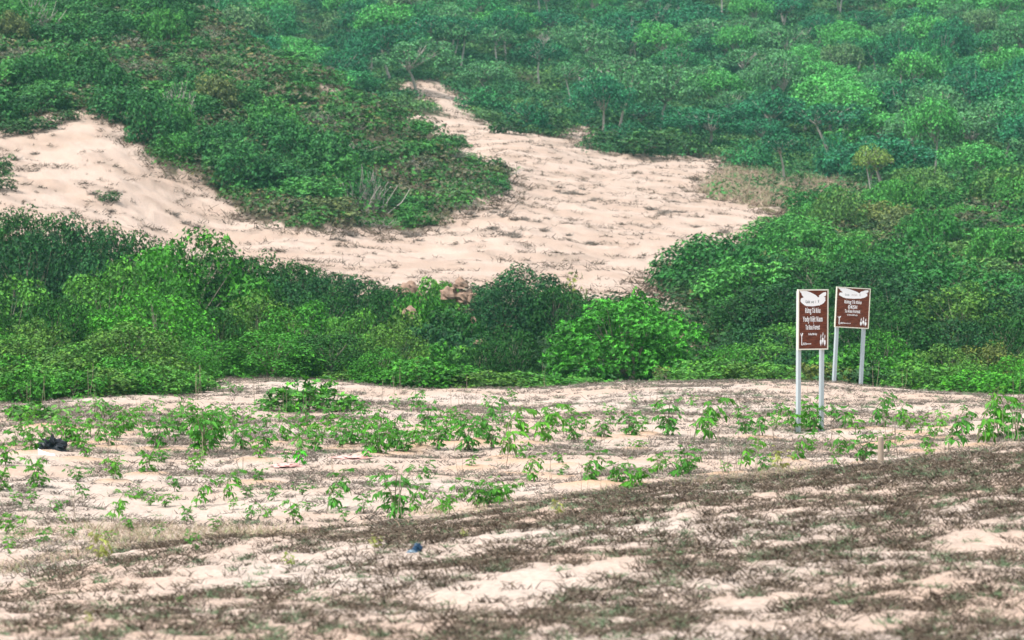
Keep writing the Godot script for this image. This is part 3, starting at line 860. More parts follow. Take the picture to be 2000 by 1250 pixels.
func build_near_bushes() -> void:
	var big := []
	for k in 5: big.append(crown_thing("bush", dome(5.0, 2.8, 0.0, 70, 0.5, 0.18), 32000, 0.076, 0.041, Color(1.0, 0.93, 0.55), 0.26, 0.9, 0.05, 5))
	var small := []
	for k in 4: small.append(crown_thing("bush", dome(2.2, 1.2, 0.0, 34, 0.27, 0.2), 10000, 0.07, 0.036, Color(1.0, 0.92, 0.5), 0.28, 0.4, 0.025, 4))
	var tones := {"vivid": Color(0.095, 0.381, 0.046), "light": Color(0.162, 0.448, 0.087), "dark": Color(0.038, 0.178, 0.032), "teal": Color(0.036, 0.166, 0.059), "olive": Color(0.162, 0.347, 0.076), "bright": Color(0.123, 0.493, 0.051), "rusty": Color(0.247, 0.302, 0.092)}
	var looks := {"vivid": "rich green bush", "light": "pale green bush", "dark": "deep green bush", "teal": "blue green bush", "olive": "olive bush", "bright": "bright green bush", "rusty": "reddish tipped bush"}
	var rows := [
		["at the front of the left thicket", "big", "20 100 650 220 olive|140 101 662 190 light|250 102 625 230 olive|350 103 668 170 vivid|-60 102 600 220 vivid"],
		["in the skirt of the left thicket", "small", "0 96 705 120 olive|50 95 712 120 vivid|100 96 700 130 light|150 95 715 120 vivid|200 95.5 708 130 olive|250 96 715 120 vivid|300 97 706 130 light|345 98 714 110 vivid|385 99.5 716 90 light|25 99 682 130 vivid|130 99 680 140 olive|235 99 684 140 vivid|330 100 690 130 olive|-50 96 700 120 vivid"],
		["inside the left thicket", "big", "30 112 535 240 light|105 109 562 170 dark|215 117 508 250 light|285 121 492 250 vivid|362 127 446 320 vivid|455 129 490 240 dark|300 110 558 250 bright|415 113 590 150 dark|505 114 565 190 olive|590 112 584 210 vivid|700 110 598 170 light|640 107 640 190 dark|530 106 640 200 vivid|760 108 630 150 olive|410 106.5 652 180 vivid|190 111 590 200 vivid|-40 110 560 160 dark|745 105.5 672 130 vivid|60 107 618 170 olive"],
		["in the low crest fringe", "small", "440 107 712 130 light|520 107 722 110 vivid|600 107 716 120 vivid|680 106 715 120 olive|760 105 708 130 vivid|830 104 690 150 vivid|890 104 705 140 vivid|950 103.5 715 140 olive|1010 104 718 130 light|1070 105 724 130 vivid|1130 106 728 110 light|1330 108 712 110 light|1390 109 692 130 light|1450 109 700 120 olive|1510 109 702 110 light|1570 113 700 110 rusty|1620 113 704 110 rusty|1670 114 706 100 light|1730 113 708 120 vivid|1790 111 700 130 light|1900 107 714 130 bright|1960 106 722 120 bright|2020 105 712 130 vivid|1760 114 680 140 vivid|1640 116 672 150 vivid"],
		["below the left dune of bare sand", "big", "-10 152 398 220 dark|80 151 405 200 dark|160 150 418 200 teal|240 149 438 180 dark|60 144 440 220 teal|180 143 455 200 teal|500 151 490 170 dark|570 151 500 170 dark|640 150 522 150 teal|700 149 535 140 teal|540 142 540 200 teal|640 141 560 170 dark|760 147 548 130 dark|330 148 470 150 dark|420 149 478 140 dark"],
		["among the brown boulders", "small", "845 154 540 120 light|820 146 556 110 vivid|880 143 590 150 dark|840 138 620 130 teal|905 140 610 120 dark|930 136 640 140 teal|860 128 660 130 vivid|790 140 596 110 olive|915 128 668 120 light"],
		["in front of the pale dune at centre", "big", "1030 150 514 220 teal|985 148 536 160 teal|1090 148 548 150 dark|1000 121 632 140 dark|950 120 650 130 dark"],
		["in the thicket behind the signs", "big", "1342 175 510 110 dark|1420 166 512 190 dark|1500 165 496 200 teal|1590 163 500 210 dark|1690 162 498 200 teal|1465 152 560 190 dark|1530 152 540 220 teal|1640 150 548 220 dark|1760 152 530 220 teal|1880 150 548 210 olive|1980 150 560 200 teal|1475 138 630 180 teal|1550 138 622 200 light|1660 136 610 180 dark|1760 136 600 200 dark|1860 136 612 190 teal|1960 136 610 180 dark|1480 126 660 190 light|1590 124 664 180 teal|1720 126 640 160 vivid|1420 122 668 140 vivid|2060 140 580 200 dark|1700 146 570 190 dark"],
		["at the right end of the dune crest", "big", "1840 114 668 170 olive|1930 115 664 180 rusty|1990 112 690 130 bright|1880 111 700 150 light|2040 114 670 160 olive"],
	]
	for r in rows:
		for e in r[2].split("|"):
			var f: PackedStringArray = e.split(" ")
			var b := bush_from(float(f[0]), float(f[1]), float(f[2]), float(f[3]))
			var set_: Array = big if r[1] == "big" else small
			var o := plant(set_[(tones.keys().find(f[4]) + rng.randi() % 2) % set_.size()], "bush", b[0] - Vector3(0, 0.1, 0), rng.randf() * TAU, fit(b[1] * 1.12, b[2], 5.0, 2.8) if r[1] == "big" else fit(b[1] * 1.12, b[2], 2.2, 1.2), tones[f[4]])
			tag(o, "", "bush", "bushes in the hollow between the field and the dunes")
			tell(o, looks[f[4]] + " " + r[0], float(f[0]))
	# the big round bright bush
	var cl := []
	var round_clumps := dome(4.4, 2.7, 0.0, 120, 0.34, 0.2)
	var o := crown_thing("round_bush", round_clumps, 44000, 0.08, 0.036, Color(0.95, 1.0, 0.6), 0.3, 0.7, 0.05, 6)
	var rb := bush_from(1222, 113.5, 574, 310)
	var at: Vector3 = rb[0]
	var ob := plant(o, "round_bush", at - Vector3(0, 0.1, 0), 0.6, fit(rb[1] * 1.08, rb[2], 4.4, 2.7), Color(0.11, 0.45, 0.06), 0.35)
	tag(ob, "big round bright green bush standing on the dune crest at the centre", "bush", "bushes in the hollow between the field and the dunes")
	var b2 := bush_from(1238, 115, 568, 150)
	var ob2 := plant(small[0], "bush", b2[0], 1.0, fit(b2[1], b2[2], 2.2, 1.2), Color(0.10, 0.41, 0.055), 0.35)
	tag(ob2, "tall bright green bush poking up behind the big round bush", "bush", "bushes in the hollow between the field and the dunes")
	# wispy dry-leaved shrubs that stand up against the sand
	var wisp := crown_thing("wispy_shrub", dome(1.1, 1.4, 0.5, 12, 0.22, 0.4), 420, 0.09, 0.045, Color(1, 0.8, 0.5), 0.3, 0.6, 0.02, 4)
	for e in [[1120, 150, 524, 60, "wispy olive shrub beside the big blue green bush"], [1516, 168, 482, 70, "thin brownish shrub at the thicket edge on the right of the sand"], [810, 105, 694, 60, "pale spindly shrub rising from the crest fringe left of centre"], [1290, 107.5, 712, 40, "pale lopsided shrub in front of the big round bush"]]:
		var b3 := bush_from(e[0], e[1], e[2], e[3])
		tag(plant(wisp, "wispy_shrub", b3[0], rng.randf() * TAU, fit(b3[1], b3[2], 1.1, 1.4), Color(0.26, 0.32, 0.12)), e[4], "shrub")
	# bushes that stand on the planted sand itself
	var leafy := crown_thing("bush", dome(1.5, 0.75, 0.0, 22, 0.2, 0.45), 900, 0.13, 0.062, Color(1.0, 0.95, 0.5), 0.35, 0.3, 0.02, 5)
	for e in [[600, 804, 60, 160, "dense dark green bush alone on the pale sand before the crest"], [535, 802, 30, 90, "low green bush left of the dense dark bush on the sand"], [675, 804, 30, 80, "loose green bush right of the dense dark bush on the sand"], [65, 822, 34, 120, "low spreading green bush on the sand at far left"]]:
		var p := hit(e[0], e[1])
		var m := -p.z / FPX
		tag(plant(leafy, "sand_bush", p - Vector3(0, 0.03, 0), rng.randf() * TAU, fit(e[3] * m, e[2] * m * 1.15, 1.5, 0.75), Color(0.12, 0.40, 0.055)), e[4], "bush")

func tone_word(c: int) -> String:
	return ["dark green", "mid green", "light green", "olive", "grey twiggy", "reddish"][c]

func crest_row(px: float) -> float:   # picture row of the scrub dune's skyline
	var line := [[300.0, -40.0], [380.0, 0.0], [500.0, 52.0], [640.0, 118.0], [750.0, 172.0], [830.0, 215.0], [900.0, 262.0], [980.0, 332.0], [1100.0, 460.0]]
	for k in line.size() - 1:
		if px < line[k + 1][0]: return lerpf(line[k][1], line[k + 1][1], (px - line[k][0]) / (line[k + 1][0] - line[k][0]))
	return 460.0

func build_mound() -> void:
	var kinds := []
	for k in 4: kinds.append(crown_thing("scrub", dome(3.0, 1.5, 0.0, 38, 0.34, 0.32), 14000, 0.078, 0.042, Color(1.0, 0.92, 0.6), 0.24, 0.4, 0.03, 3))
	var twiggy := []
	for k in 2:
		var w := crown_thing("scrub", dome(3.0, 1.5, 0.2, 16, 0.42, 0.35), 3600, 0.08, 0.034, Color(1, 0.8, 0.6), 0.3, 0.4, 0.02, 3)
		var tw := Cloud.new()
		for q in 90:
			var dir := Vector3(rng.randfn(), absf(rng.randfn()) + 0.4, rng.randfn()).normalized()
			var a := Vector3(rng.randf_range(-0.8, 0.8), 0.1, rng.randf_range(-0.8, 0.8))
			tw.tube(bend(a, a + dir * rng.randf_range(0.7, 1.5), 0.15, 2), 0.022, 0.012, 3, Color(0.38, 0.33, 0.30) * rng.randf_range(0.7, 1.1))
		part(w, "twigs", mesh_of(tw), M.bark)
		twiggy.append(w)
	var tints := [Color(0.062, 0.264, 0.091), Color(0.095, 0.330, 0.115), Color(0.129, 0.437, 0.121), Color(0.237, 0.413, 0.204), Color(0.350, 0.389, 0.315), Color(0.269, 0.317, 0.157)]
	var d := 188.0
	while d < 290.0:
		var half := 0.155 * d
		var x := -half
		while x < 0.0:
			var xx := x + rng.randf_range(-1.1, 1.1)
			var dd := d + rng.randf_range(-1.3, 1.3)
			x += 3.0
			if cover(xx, dd) != 3: continue
			var px := 1000.0 + FPX * xx / dd
			if px < -110.0: continue
			var at := spot(xx, dd)
			var py := row_of(at.y, dd)
			if px > 300.0 and py < crest_row(px) + 20.0: continue
			if not in_sight(xx, dd, at.y + 0.6): continue
			if py < -30.0: continue
			var g := n_patch.get_noise_2d(xx * 0.55, dd * 0.35 + 200.0) + 0.3 * n_tone.get_noise_2d(xx * 3, dd * 3)
			var lush := Geometry2D.is_point_in_polygon(Vector2(px, py), lush_zone) or (px < 360.0 and py < 95.0) or (px < 200.0 and py > 150.0)
			var t := 0
			if lush: t = 2 if g < -0.04 else (1 if g < 0.1 else 0)
			else:
				g += rng.randf_range(-0.16, 0.16)
				t = 4 if g > 0.14 else (3 if g > -0.02 else (1 if g > -0.2 else 2))
				if rng.randf() < 0.1: t = 0
			if rng.randf() < 0.02: t = 5
			var w := rng.randf_range(2.4, 4.4) if lush else rng.randf_range(1.9, 3.4)
			var h := rng.randf_range(1.0, 2.7) if lush else rng.randf_range(0.55, 1.05)
			var proto: Node3D = twiggy[rng.randi() % 2] if t == 4 or rng.randf() < 0.1 else kinds[(t + rng.randi() % 2) % 4]
			var o := plant(proto, "scrub", at - Vector3(0, 0.15, 0), rng.randf() * TAU, fit(w, h, 3.0, 1.5), tints[t])
			tag(o, "", "shrub", "scrub covering the dune on the left")
			var where := "on the scrub dune's top" if py < 120 else ("on the scrub dune's upper slope" if py < 230 else ("on the scrub dune's middle slope" if py < 340 else "at the foot of the scrub dune"))
			tell(o, "%s %s shrub %s" % ["broad" if w > 3.2 else "small", tone_word(t), where], px)
		d += 3.1

func build_dune_shrubs() -> void:
	var loose := crown_thing("shrub", dome(1.6, 0.9, 0.0, 16, 0.24, 0.4), 2600, 0.075, 0.04, Color(1.0, 0.9, 0.55), 0.2, 0.35, 0.02, 4)
	for e in [[4, 342, 44, 60, "green shrub at the left end of the bare dune, upper of two"], [0, 372, 36, 70, "green shrub at the left end of the bare dune, lower of two"], [212, 396, 24, 56, "small half dry shrub alone on the left bare dune"], [78, 256, 30, 90, "dark ragged shrub hanging over the top of the left bare dune"], [30, 262, 34, 90, "dark ragged shrub at the upper left corner of the bare dune"], [130, 236, 26, 70, "low ragged shrub between two bays of the left dune's top edge"], [985, 262, 40, 90, "grey green shrub on a spit of sand below the forest edge"], [1065, 262, 54, 110, "dark shrub on the sand spit beside the forest path"], [1170, 292, 44, 90, "low shrub at the tip of the bushy spit above the bare dune"], [1260, 304, 56, 150, "broad grey green shrub on the bushy spit above the bare dune"], [1345, 302, 40, 90, "shrub at the right end of the bushy spit above the bare dune"], [1190, 258, 46, 100, "dark shrub behind the sandy notch in the forest edge"]]:
		var p := hit(e[0], e[1], 165.0)
		var m := -p.z / FPX
		tag(plant(loose, "dune_shrub", p - Vector3(0, 0.05, 0), rng.randf() * TAU, fit(e[3] * m, e[2] * m, 1.6, 0.9), Color(0.075, 0.22, 0.075)), e[4], "shrub")

func build_right_scrub() -> void:
	var kinds := []
	for k in 4: kinds.append(crown_thing("shrub", dome(3.8, 1.8, 0.0, 52, 0.4, 0.22), 18000, 0.08, 0.043, Color(1.0, 0.92, 0.6), 0.24, 0.5, 0.03, 3))
	var tints := [Color(0.059, 0.289, 0.069), Color(0.086, 0.370, 0.087), Color(0.135, 0.470, 0.110), Color(0.194, 0.403, 0.128), Color(0.270, 0.349, 0.174), Color(0.302, 0.349, 0.128)]
	var d := 164.0
	while d < 250.0:
		var x := 4.0
		while x < 0.14 * d:
			var xx := x + rng.randf_range(-1.5, 1.5)
			var dd := d + rng.randf_range(-1.8, 1.8)
			x += 4.1
			if cover(xx, dd) != 5: continue
			var px := 1000.0 + FPX * xx / dd
			var at := spot(xx, dd)
			var py := row_of(at.y, dd)
			if py > 640.0 or px < 1370.0: continue
			if px > 1885.0 and px < 1945.0 and py > 440.0 and py < 485.0: continue
			var g := n_patch.get_noise_2d(xx * 0.5 + 30.0, dd * 0.35 + 400.0) + 0.3 * n_tone.get_noise_2d(xx * 3, dd * 3)
			var t := 3 if g > 0.2 else (1 if g > 0.02 else (0 if g > -0.17 else 2))
			if rng.randf() < 0.08: t = 4 + rng.randi() % 2
			var w := rng.randf_range(3.0, 5.4)
			var h := rng.randf_range(1.1, 2.8)
			var o := plant(kinds[(t + rng.randi() % 2) % 4], "shrub", at - Vector3(0, 0.15, 0), rng.randf() * TAU, fit(w, h, 3.8, 1.8), tints[t])
			tag(o, "", "shrub", "scrub right of the bare dune")
			var where := "high on the right scrub slope" if py < 450 else ("midway up the right scrub slope" if py < 520 else "low on the right scrub slope")
			tell(o, "%s %s shrub %s" % ["broad" if w > 4.2 else "small", tone_word(t), where], px)
		d += 4.7

func build_forest() -> void:
	var protos := []
	for k in 6:
		var n := 11 + k
		protos.append(crown_thing("forest_tree", dome(5.6, 4.0, 1.6 + 0.2 * (k % 3), 34 + n, 0.52 + 0.05 * (k % 3), 0.32, 1.2), 16000, 0.108, 0.058, Color(0.9, 1.0, 0.65), 0.26, 1.9, 0.12, 1, Color(0.36, 0.32, 0.28)))
	var low := []
	for k in 3: low.append(crown_thing("forest_tree", dome(4.2, 2.2, 0.0, 46, 0.43, 0.3), 14000, 0.1, 0.055, Color(0.9, 1.0, 0.65), 0.24, 0.8, 0.08, 1))
	var tints := [Color(0.043, 0.267, 0.146), Color(0.092, 0.413, 0.185), Color(0.184, 0.614, 0.198), Color(0.184, 0.441, 0.237), Color(0.059, 0.333, 0.198), Color(0.259, 0.413, 0.237)]  # bluish greens, with distance haze mixed into the leaf colour
	var pale := Color(0.42, 0.37, 0.33)
	var named := [
		[846, 128, 92, 130, "pale crooked bare trunk forking under a wide crown above the sand path"],
		[884, 138, 88, 90, "thin pale trunk just right of the forked one above the sand path"],
		[898, 140, 100, 110, "pair of pale upright stems under a crown above the sand path"],
		[971, 128, 70, 100, "umbrella crowned tree on a short straight trunk above the sand path"],
		[1056, 176, 90, 120, "straight pale trunk among dark shrubs mid forest"],
		[1116, 206, 80, 90, "slim reddish trunk at the forest edge over the sand"],
		[1168, 182, 80, 100, "leaning pale trunk left of the grey branched one"],
		[1222, 196, 84, 110, "grey branched trunk rising from dark undergrowth at the forest edge"],
		[1622, 318, 110, 190, "tall curved pale trunk under a broad crown on the right hillside"],
		[1530, 366, 100, 130, "bare thin trunk standing in the dry grass clearing"],
	]
	var tall_trees := []
	for k in 3: tall_trees.append(crown_thing("forest_tree", dome(5.0, 4.2, 2.2, 34, 0.46, 0.32, 1.1), 10000, 0.108, 0.058, Color(0.9, 1.0, 0.65), 0.24, 2.6, 0.10, 1, pale))
	var taken := []
	var bares := []
	for e in named:
		var p := hit(e[0], e[1], 240.0)
		var m := -p.z / FPX
		var o := plant(tall_trees[rng.randi() % 3], "pale_trunk_tree", p - Vector3(0, 0.1, 0), rng.randf() * TAU, fit(e[3] * m, e[2] * m * 1.1, 5.0, 4.2), tints[[0, 3, 4][rng.randi() % 3]])
		tag(o, e[4], "tree", "trees on the forest hillside")
		taken.append(Vector2(p.x, -p.z))
	for k in 3:
		var bare := Node3D.new()
		var tk := Cloud.new()
		var tops := []
		var head := Vector3(rng.randf_range(-0.3, 0.3), 1.7, 0)
		tk.tube(bend(Vector3(0, -0.1, 0), head, 0.15, 5), 0.09, 0.06, 6, pale)
		part(bare, "trunk", mesh_of(tk), M.bark)
		for q in 7:
			var an := q * 2.4 + rng.randf()
			var from := head * rng.randf_range(0.6, 1.0)
			var to := from + Vector3(cos(an) * 0.8, rng.randf_range(0.6, 1.3), sin(an) * 0.8)
			var br := Cloud.new()
			br.tube(bend(from, to, 0.12, 4), 0.045, 0.02, 5, pale)
			for r in 6:
				var f2 := from.lerp(to, rng.randf_range(0.4, 1.0))
				br.tube(bend(f2, f2 + Vector3(rng.randfn() * 0.4, rng.randf_range(0.1, 0.7), rng.randfn() * 0.4), 0.06, 2), 0.02, 0.01, 3, pale)
			part(bare, "branch", mesh_of(br), M.bark)
		bares.append(bare)
	for e in [[866, 132, 70, "grey leafless tree between the forked trunk and the paired stems"], [752, 138, 40, "low grey leafless tree at the forest edge above the dune crest"], [1180, 186, 62, "grey leafless tree beside the leaning pale trunk"], [1210, 192, 60, "spreading grey leafless tree left of the grey branched trunk"], [1330, 130, 50, "grey leafless tree in the middle of the forest"], [1060, 110, 46, "thin grey leafless tree higher in the forest"], [1570, 100, 44, "grey leafless tree among bright crowns at the upper right"], [1850, 230, 56, "grey leafless tree on the right hillside"], [560, 22, 50, "pale leafless trunk beyond the scrub dune's crest"], [1145, 196, 52, "short grey leafless tree above the forest edge bushes"]]:
		var p := hit(e[0], e[1], 262.0)
		var m := -p.z / FPX
		var o: Node3D = bares[rng.randi() % 3].duplicate()
		put(o, "leafless_tree")
		o.position = p
		o.basis = Basis(Vector3.UP, rng.randf() * TAU) * Basis.from_scale(Vector3.ONE * (e[2] * m / 2.9))
		tag(o, e[3], "tree", "leafless trees on the forest hillside")
		taken.append(Vector2(p.x, -p.z))
	var yp := hit(1702, 392, 200.0)
	var ym := -yp.z / FPX
	tag(plant(tall_trees[0], "yellow_tree", yp, 0.4, fit(84 * ym, 108 * ym, 5.0, 4.2), Color(0.42, 0.55, 0.17)), "small yellow green tree behind the dry grass clearing", "tree", "trees on the forest hillside")
	taken.append(Vector2(yp.x, -yp.z))
	var many := 0
	var rest := []
	var d := 252.0
	while d < 500.0:
		var gap := 5.9 + (d - 250.0) * 0.005
		var x := -0.14 * d
		while x < 0.145 * d:
			var xx := x + rng.randf_range(-1.5, 1.5)
			var dd := d + rng.randf_range(-1.7, 1.7)
			x += gap
			if cover(xx, dd) != 4: continue
			var at := spot(xx, dd)
			var py := row_of(at.y, dd)
			var px := 1000.0 + FPX * xx / dd
			if py < -85.0 or (px < 1000.0 and dd < 318.0): continue
			if not in_sight(xx, dd, at.y + 3.2): continue
			var clear := true
			for q in taken:
				if absf(q.x - xx) < 3.2 and q.y > dd - 1.0 and q.y < dd + 13.0: clear = false
			if not clear and rng.randf() < 0.92: continue
			if n_patch.get_noise_2d(xx * 0.3, dd * 0.2 + 500.0) > 0.2 and rng.randf() < 0.7: continue
			var edge := 0
			for q in [-5.0, -9.0]:
				if cover(xx, dd + q, false) in [2, 6]: edge = 1
			var g := n_patch.get_noise_2d(xx * 0.22 + 10.0, dd * 0.16 + 900.0) + 0.25 * n_tone.get_noise_2d(xx * 3, dd * 3)
			var t := 2 if g > 0.2 else (1 if g > 0.03 else (4 if g > -0.08 else (0 if g > -0.22 else 3)))
			if rng.randf() < 0.42: t = [0, 1, 2, 3, 4][rng.randi() % 5]
			if rng.randf() < 0.03: t = 5
			var w := rng.randf_range(4.2, 7.2)
			var h := rng.randf_range(2.5, 6.0)
			var proto: Node3D = protos[(t + 3 * (rng.randi() % 2)) % 6]
			if edge or not clear or rng.randf() < 0.12:
				proto = low[t % 3]
				w *= 0.78
				h *= 0.58
			if not clear: h *= 0.7
			if many >= 300:
				rest.append([proto, at, w, h, t, low.has(proto)])
				continue
			many += 1
			var o := plant(proto, "forest_tree", at - Vector3(0, 0.15, 0), rng.randf() * TAU, fit(w, h, 4.2, 2.2) if low.has(proto) else fit(w, h, 5.6, 4.0), tints[t])
			tag(o, "", "tree", "trees on the forest hillside")
			var where := "at the forest edge by the sand" if edge else ("high on the forest hillside" if py < 70 else ("in the upper forest" if py < 150 else ("in the lower forest" if py < 240 else "low on the forest hillside")))
			tell(o, "%s %s tree %s" % ["broad" if w > 6.0 else ("small" if w < 4.4 else "medium"), ["dark green", "mid green", "light green", "grey green", "blue green", "brownish"][t], where], px)
		d += gap * 0.95
	# the highest trees, past three hundred, stay one wood
	for k in protos.size() + low.size():
		var proto: Node3D = (protos + low)[k]
		var mine := []
		for q in rest:
			if q[0] == proto:
				mine.append([Transform3D(Basis(Vector3.UP, rng.randf() * TAU) * Basis.from_scale(fit(q[2], q[3], 4.2, 2.2) if q[5] else fit(q[2], q[3], 5.6, 4.0)), q[1] - Vector3(0, 0.15, 0)), tints[q[4]]])
		if mine.size():
			scatter("far_wood", [(proto.get_child(1) as MeshInstance3D).mesh], mine, leaf_mat(1, 1, 1), "far crowns closing the top of the forest hillside")
	print("forest trees ", many, " rest ", rest.size())

func build_rocks_and_rubbish() -> void:
	var stone := matte(0.25, 0.165, 0.12, 0.95)
	var rocks := [[797, 572, 26, 22, "pale boulder at the left of the boulder group under the sand"], [812, 588, 26, 24, "pinkish tilted boulder next to the leftmost one"], [877, 580, 24, 22, "rounded pinkish boulder between two green bushes"], [900, 560, 20, 18, "small upper boulder left of the big blue green bush"], [908, 586, 24, 22, "brown boulder with a crack, left of the blue green bush"], [920, 590, 22, 20, "lower brown boulder touching the blue green bush"], [800, 618, 20, 20, "brown boulder low behind the left thicket"], [923, 630, 12, 12, "small pale boulder in the dark bushes"], [940, 672, 20, 10, "flat orange boulder behind the crest fringe"]]
	for k in rocks.size():
		var e: Array = rocks[k]
		var d := 150.0 if e[1] < 600 else (142.0 if e[1] < 650 else 130.0)
		var o := MeshInstance3D.new()
		o.mesh = lump(100 + k, Vector3(e[2], e[3] * 1.25, e[2] * 0.9) * d / FPX * 0.75, 0.45)
		o.material_override = stone
		put(o, "boulder")
		o.position = Vector3((e[0] - 1000.0) / FPX * d, EYE - (e[1] - HOR) / FPX * d, -d)
		tag(o, e[4], "boulder", "brown boulders among the bushes")
	# rubbish in the field
	var bag := Node3D.new()
	put(bag, "plastic_bag")
	bag.position = hit(100, 882)
	var black := matte(0.012, 0.014, 0.018, 0.3)
	var heap := part(bag, "heap", lump(7, Vector3(0.24, 0.19, 0.2), 0.9, 16, 26), black)
	heap.position.y = 0.02
	tag(bag, "heap of crumpled black plastic lying among saplings at the left edge", "rubbish")
	var sheet := Node3D.new()
	put(sheet, "white_sheet")
	sheet.position = hit(92, 889)
	var cl := Cloud.new()
	var rim := [Vector3(-0.17, 0.115, 0), Vector3(-0.09, 0.07, 0.02), Vector3(0.02, 0.035, 0.03), Vector3(0.14, 0.012, 0.02), Vector3(0.13, -0.01, 0.08), Vector3(0.0, -0.01, 0.11), Vector3(-0.15, -0.01, 0.08)]
	for p in rim: cl.v.append(p)
	cl.v.append(Vector3(-0.06, 0.05, 0.06))
	for k in 7: cl.i.append_array([k, (k + 1) % 7, 7])
	part(sheet, "sheet", from_arrays(cl.v, PackedColorArray(), cl.i), matte(0.7, 0.7, 0.74, 0.4)).material_override.cull_mode = BaseMaterial3D.CULL_DISABLED
	tag(sheet, "torn piece of white plastic sheet in front of the black heap", "rubbish")
	var blue := Node3D.new()
	put(blue, "blue_litter")
	blue.position = hit(815, 1082)
	part(blue, "crumpled_wrap", lump(31, Vector3(0.05, 0.06, 0.045), 0.9, 12, 18), matte(0.015, 0.045, 0.09, 0.4)).position.y = 0.03
	var tail := part(blue, "torn_end", lump(33, Vector3(0.05, 0.022, 0.04), 0.9, 10, 14), matte(0.16, 0.22, 0.27, 0.4))
	tail.position = Vector3(-0.055, 0.012, 0.03)
	tag(blue, "small crumpled blue wrapper on the brown litter slope", "rubbish")
	var pink := matte(0.50, 0.30, 0.27, 0.9)
	for e in [[560, 886, 0.30, "faded pink netting scrap left of the bright seedling"], [688, 896, 0.26, "pink netting scrap between the two bright seedlings"], [560, 912, 0.22, "rumpled pink netting scrap below the bright seedling"]]:
		var o := MeshInstance3D.new()
		o.mesh = lump(int(e[0]) + int(e[1]), Vector3(e[2], 0.035, 0.3), 1.5, 10, 26, 0.0)
		o.material_override = pink
		put(o, "netting_scrap")
		o.position = hit(e[0], e[1])
		tag(o, e[3], "netting", "pink netting scraps on the sand")
	var stake := Node3D.new()
	put(stake, "wooden_stake")
	stake.position = hit(1721, 911)
	var st := CylinderMesh.new()
	st.top_radius = 0.04
	st.bottom_radius = 0.044
	st.height = 0.54
	st.radial_segments = 8
	var sp := part(stake, "stake", st, matte(0.33, 0.26, 0.20, 0.9))
	sp.position.y = 0.12
	var tp := CylinderMesh.new()
	tp.top_radius = 0.034
	tp.bottom_radius = 0.04
	tp.height = 0.014
	tp.radial_segments = 8
	part(sp, "cut_top", tp, matte(0.45, 0.37, 0.29, 0.9)).position.y = 0.277
	tag(stake, "short round wooden stake at the edge of the brown litter slope", "stake")
	# patches of dead brush on the bare dune
	var brush_cols := [Color(0.20, 0.165, 0.14), Color(0.14, 0.115, 0.095), Color(0.26, 0.22, 0.19)]
	var brushes := []
	for k in 3: brushes.append(stalks(70, 0.42, 0.26, 0.018, 0.1, brush_cols))
	for e in [[1020, 452, 150, "broad dark patch of dead brush at the toe of the scrub dune"], [985, 420, 110, "dead brush patch just above the broad one beside the scrub dune"], [1300, 415, 110, "dense brown patch of dead brush in the middle of the bare dune"], [1130, 382, 90, "long dead brush streak above the middle of the bare dune"], [1105, 372, 60, "short dead brush streak left of the long one"], [1165, 478, 50, "thin grey brush patch low on the bare dune"], [1395, 452, 60, "faint brush patch on the right part of the bare dune"], [205, 392, 60, "half green dead shrub on the left bare dune"], [330, 418, 60, "black twig streak below the half green shrub"], [50, 312, 50, "black forked driftwood on the left bare dune"], [105, 245, 60, "dark root tangle under the scrub at the top of the left dune"], [790, 460, 80, "brush line under the foot of the scrub dune"], [700, 470, 80, "dark brush line left along the foot of the scrub dune"], [920, 425, 70, "grey brush at the eroded corner of the scrub dune"]]:
		var p := hit(e[0], e[1], 165.0)
		var w: float = e[2] * -p.z / FPX
		var o := Node3D.new()
		for q in int(clampf(w * 5.0, 4, 22)):
			var off := Vector3(rng.randfn() * 0.3 * w, 0, rng.randfn() * 0.7 * w)
			var g := spot(p.x + off.x, -p.z - off.z)
			if q % 2: continue
			var c := part(o, "twig_clump", brushes[q % 3], M.litter)
			c.transform = Transform3D(Basis(Vector3.UP, rng.randf() * TAU) * Basis.from_scale(Vector3.ONE * rng.randf_range(0.6, 1.2)), g - p)
		put(o, "dead_brush")
		o.position = p
		tag(o, e[3], "brush", "patches of dead brush on the bare dune")

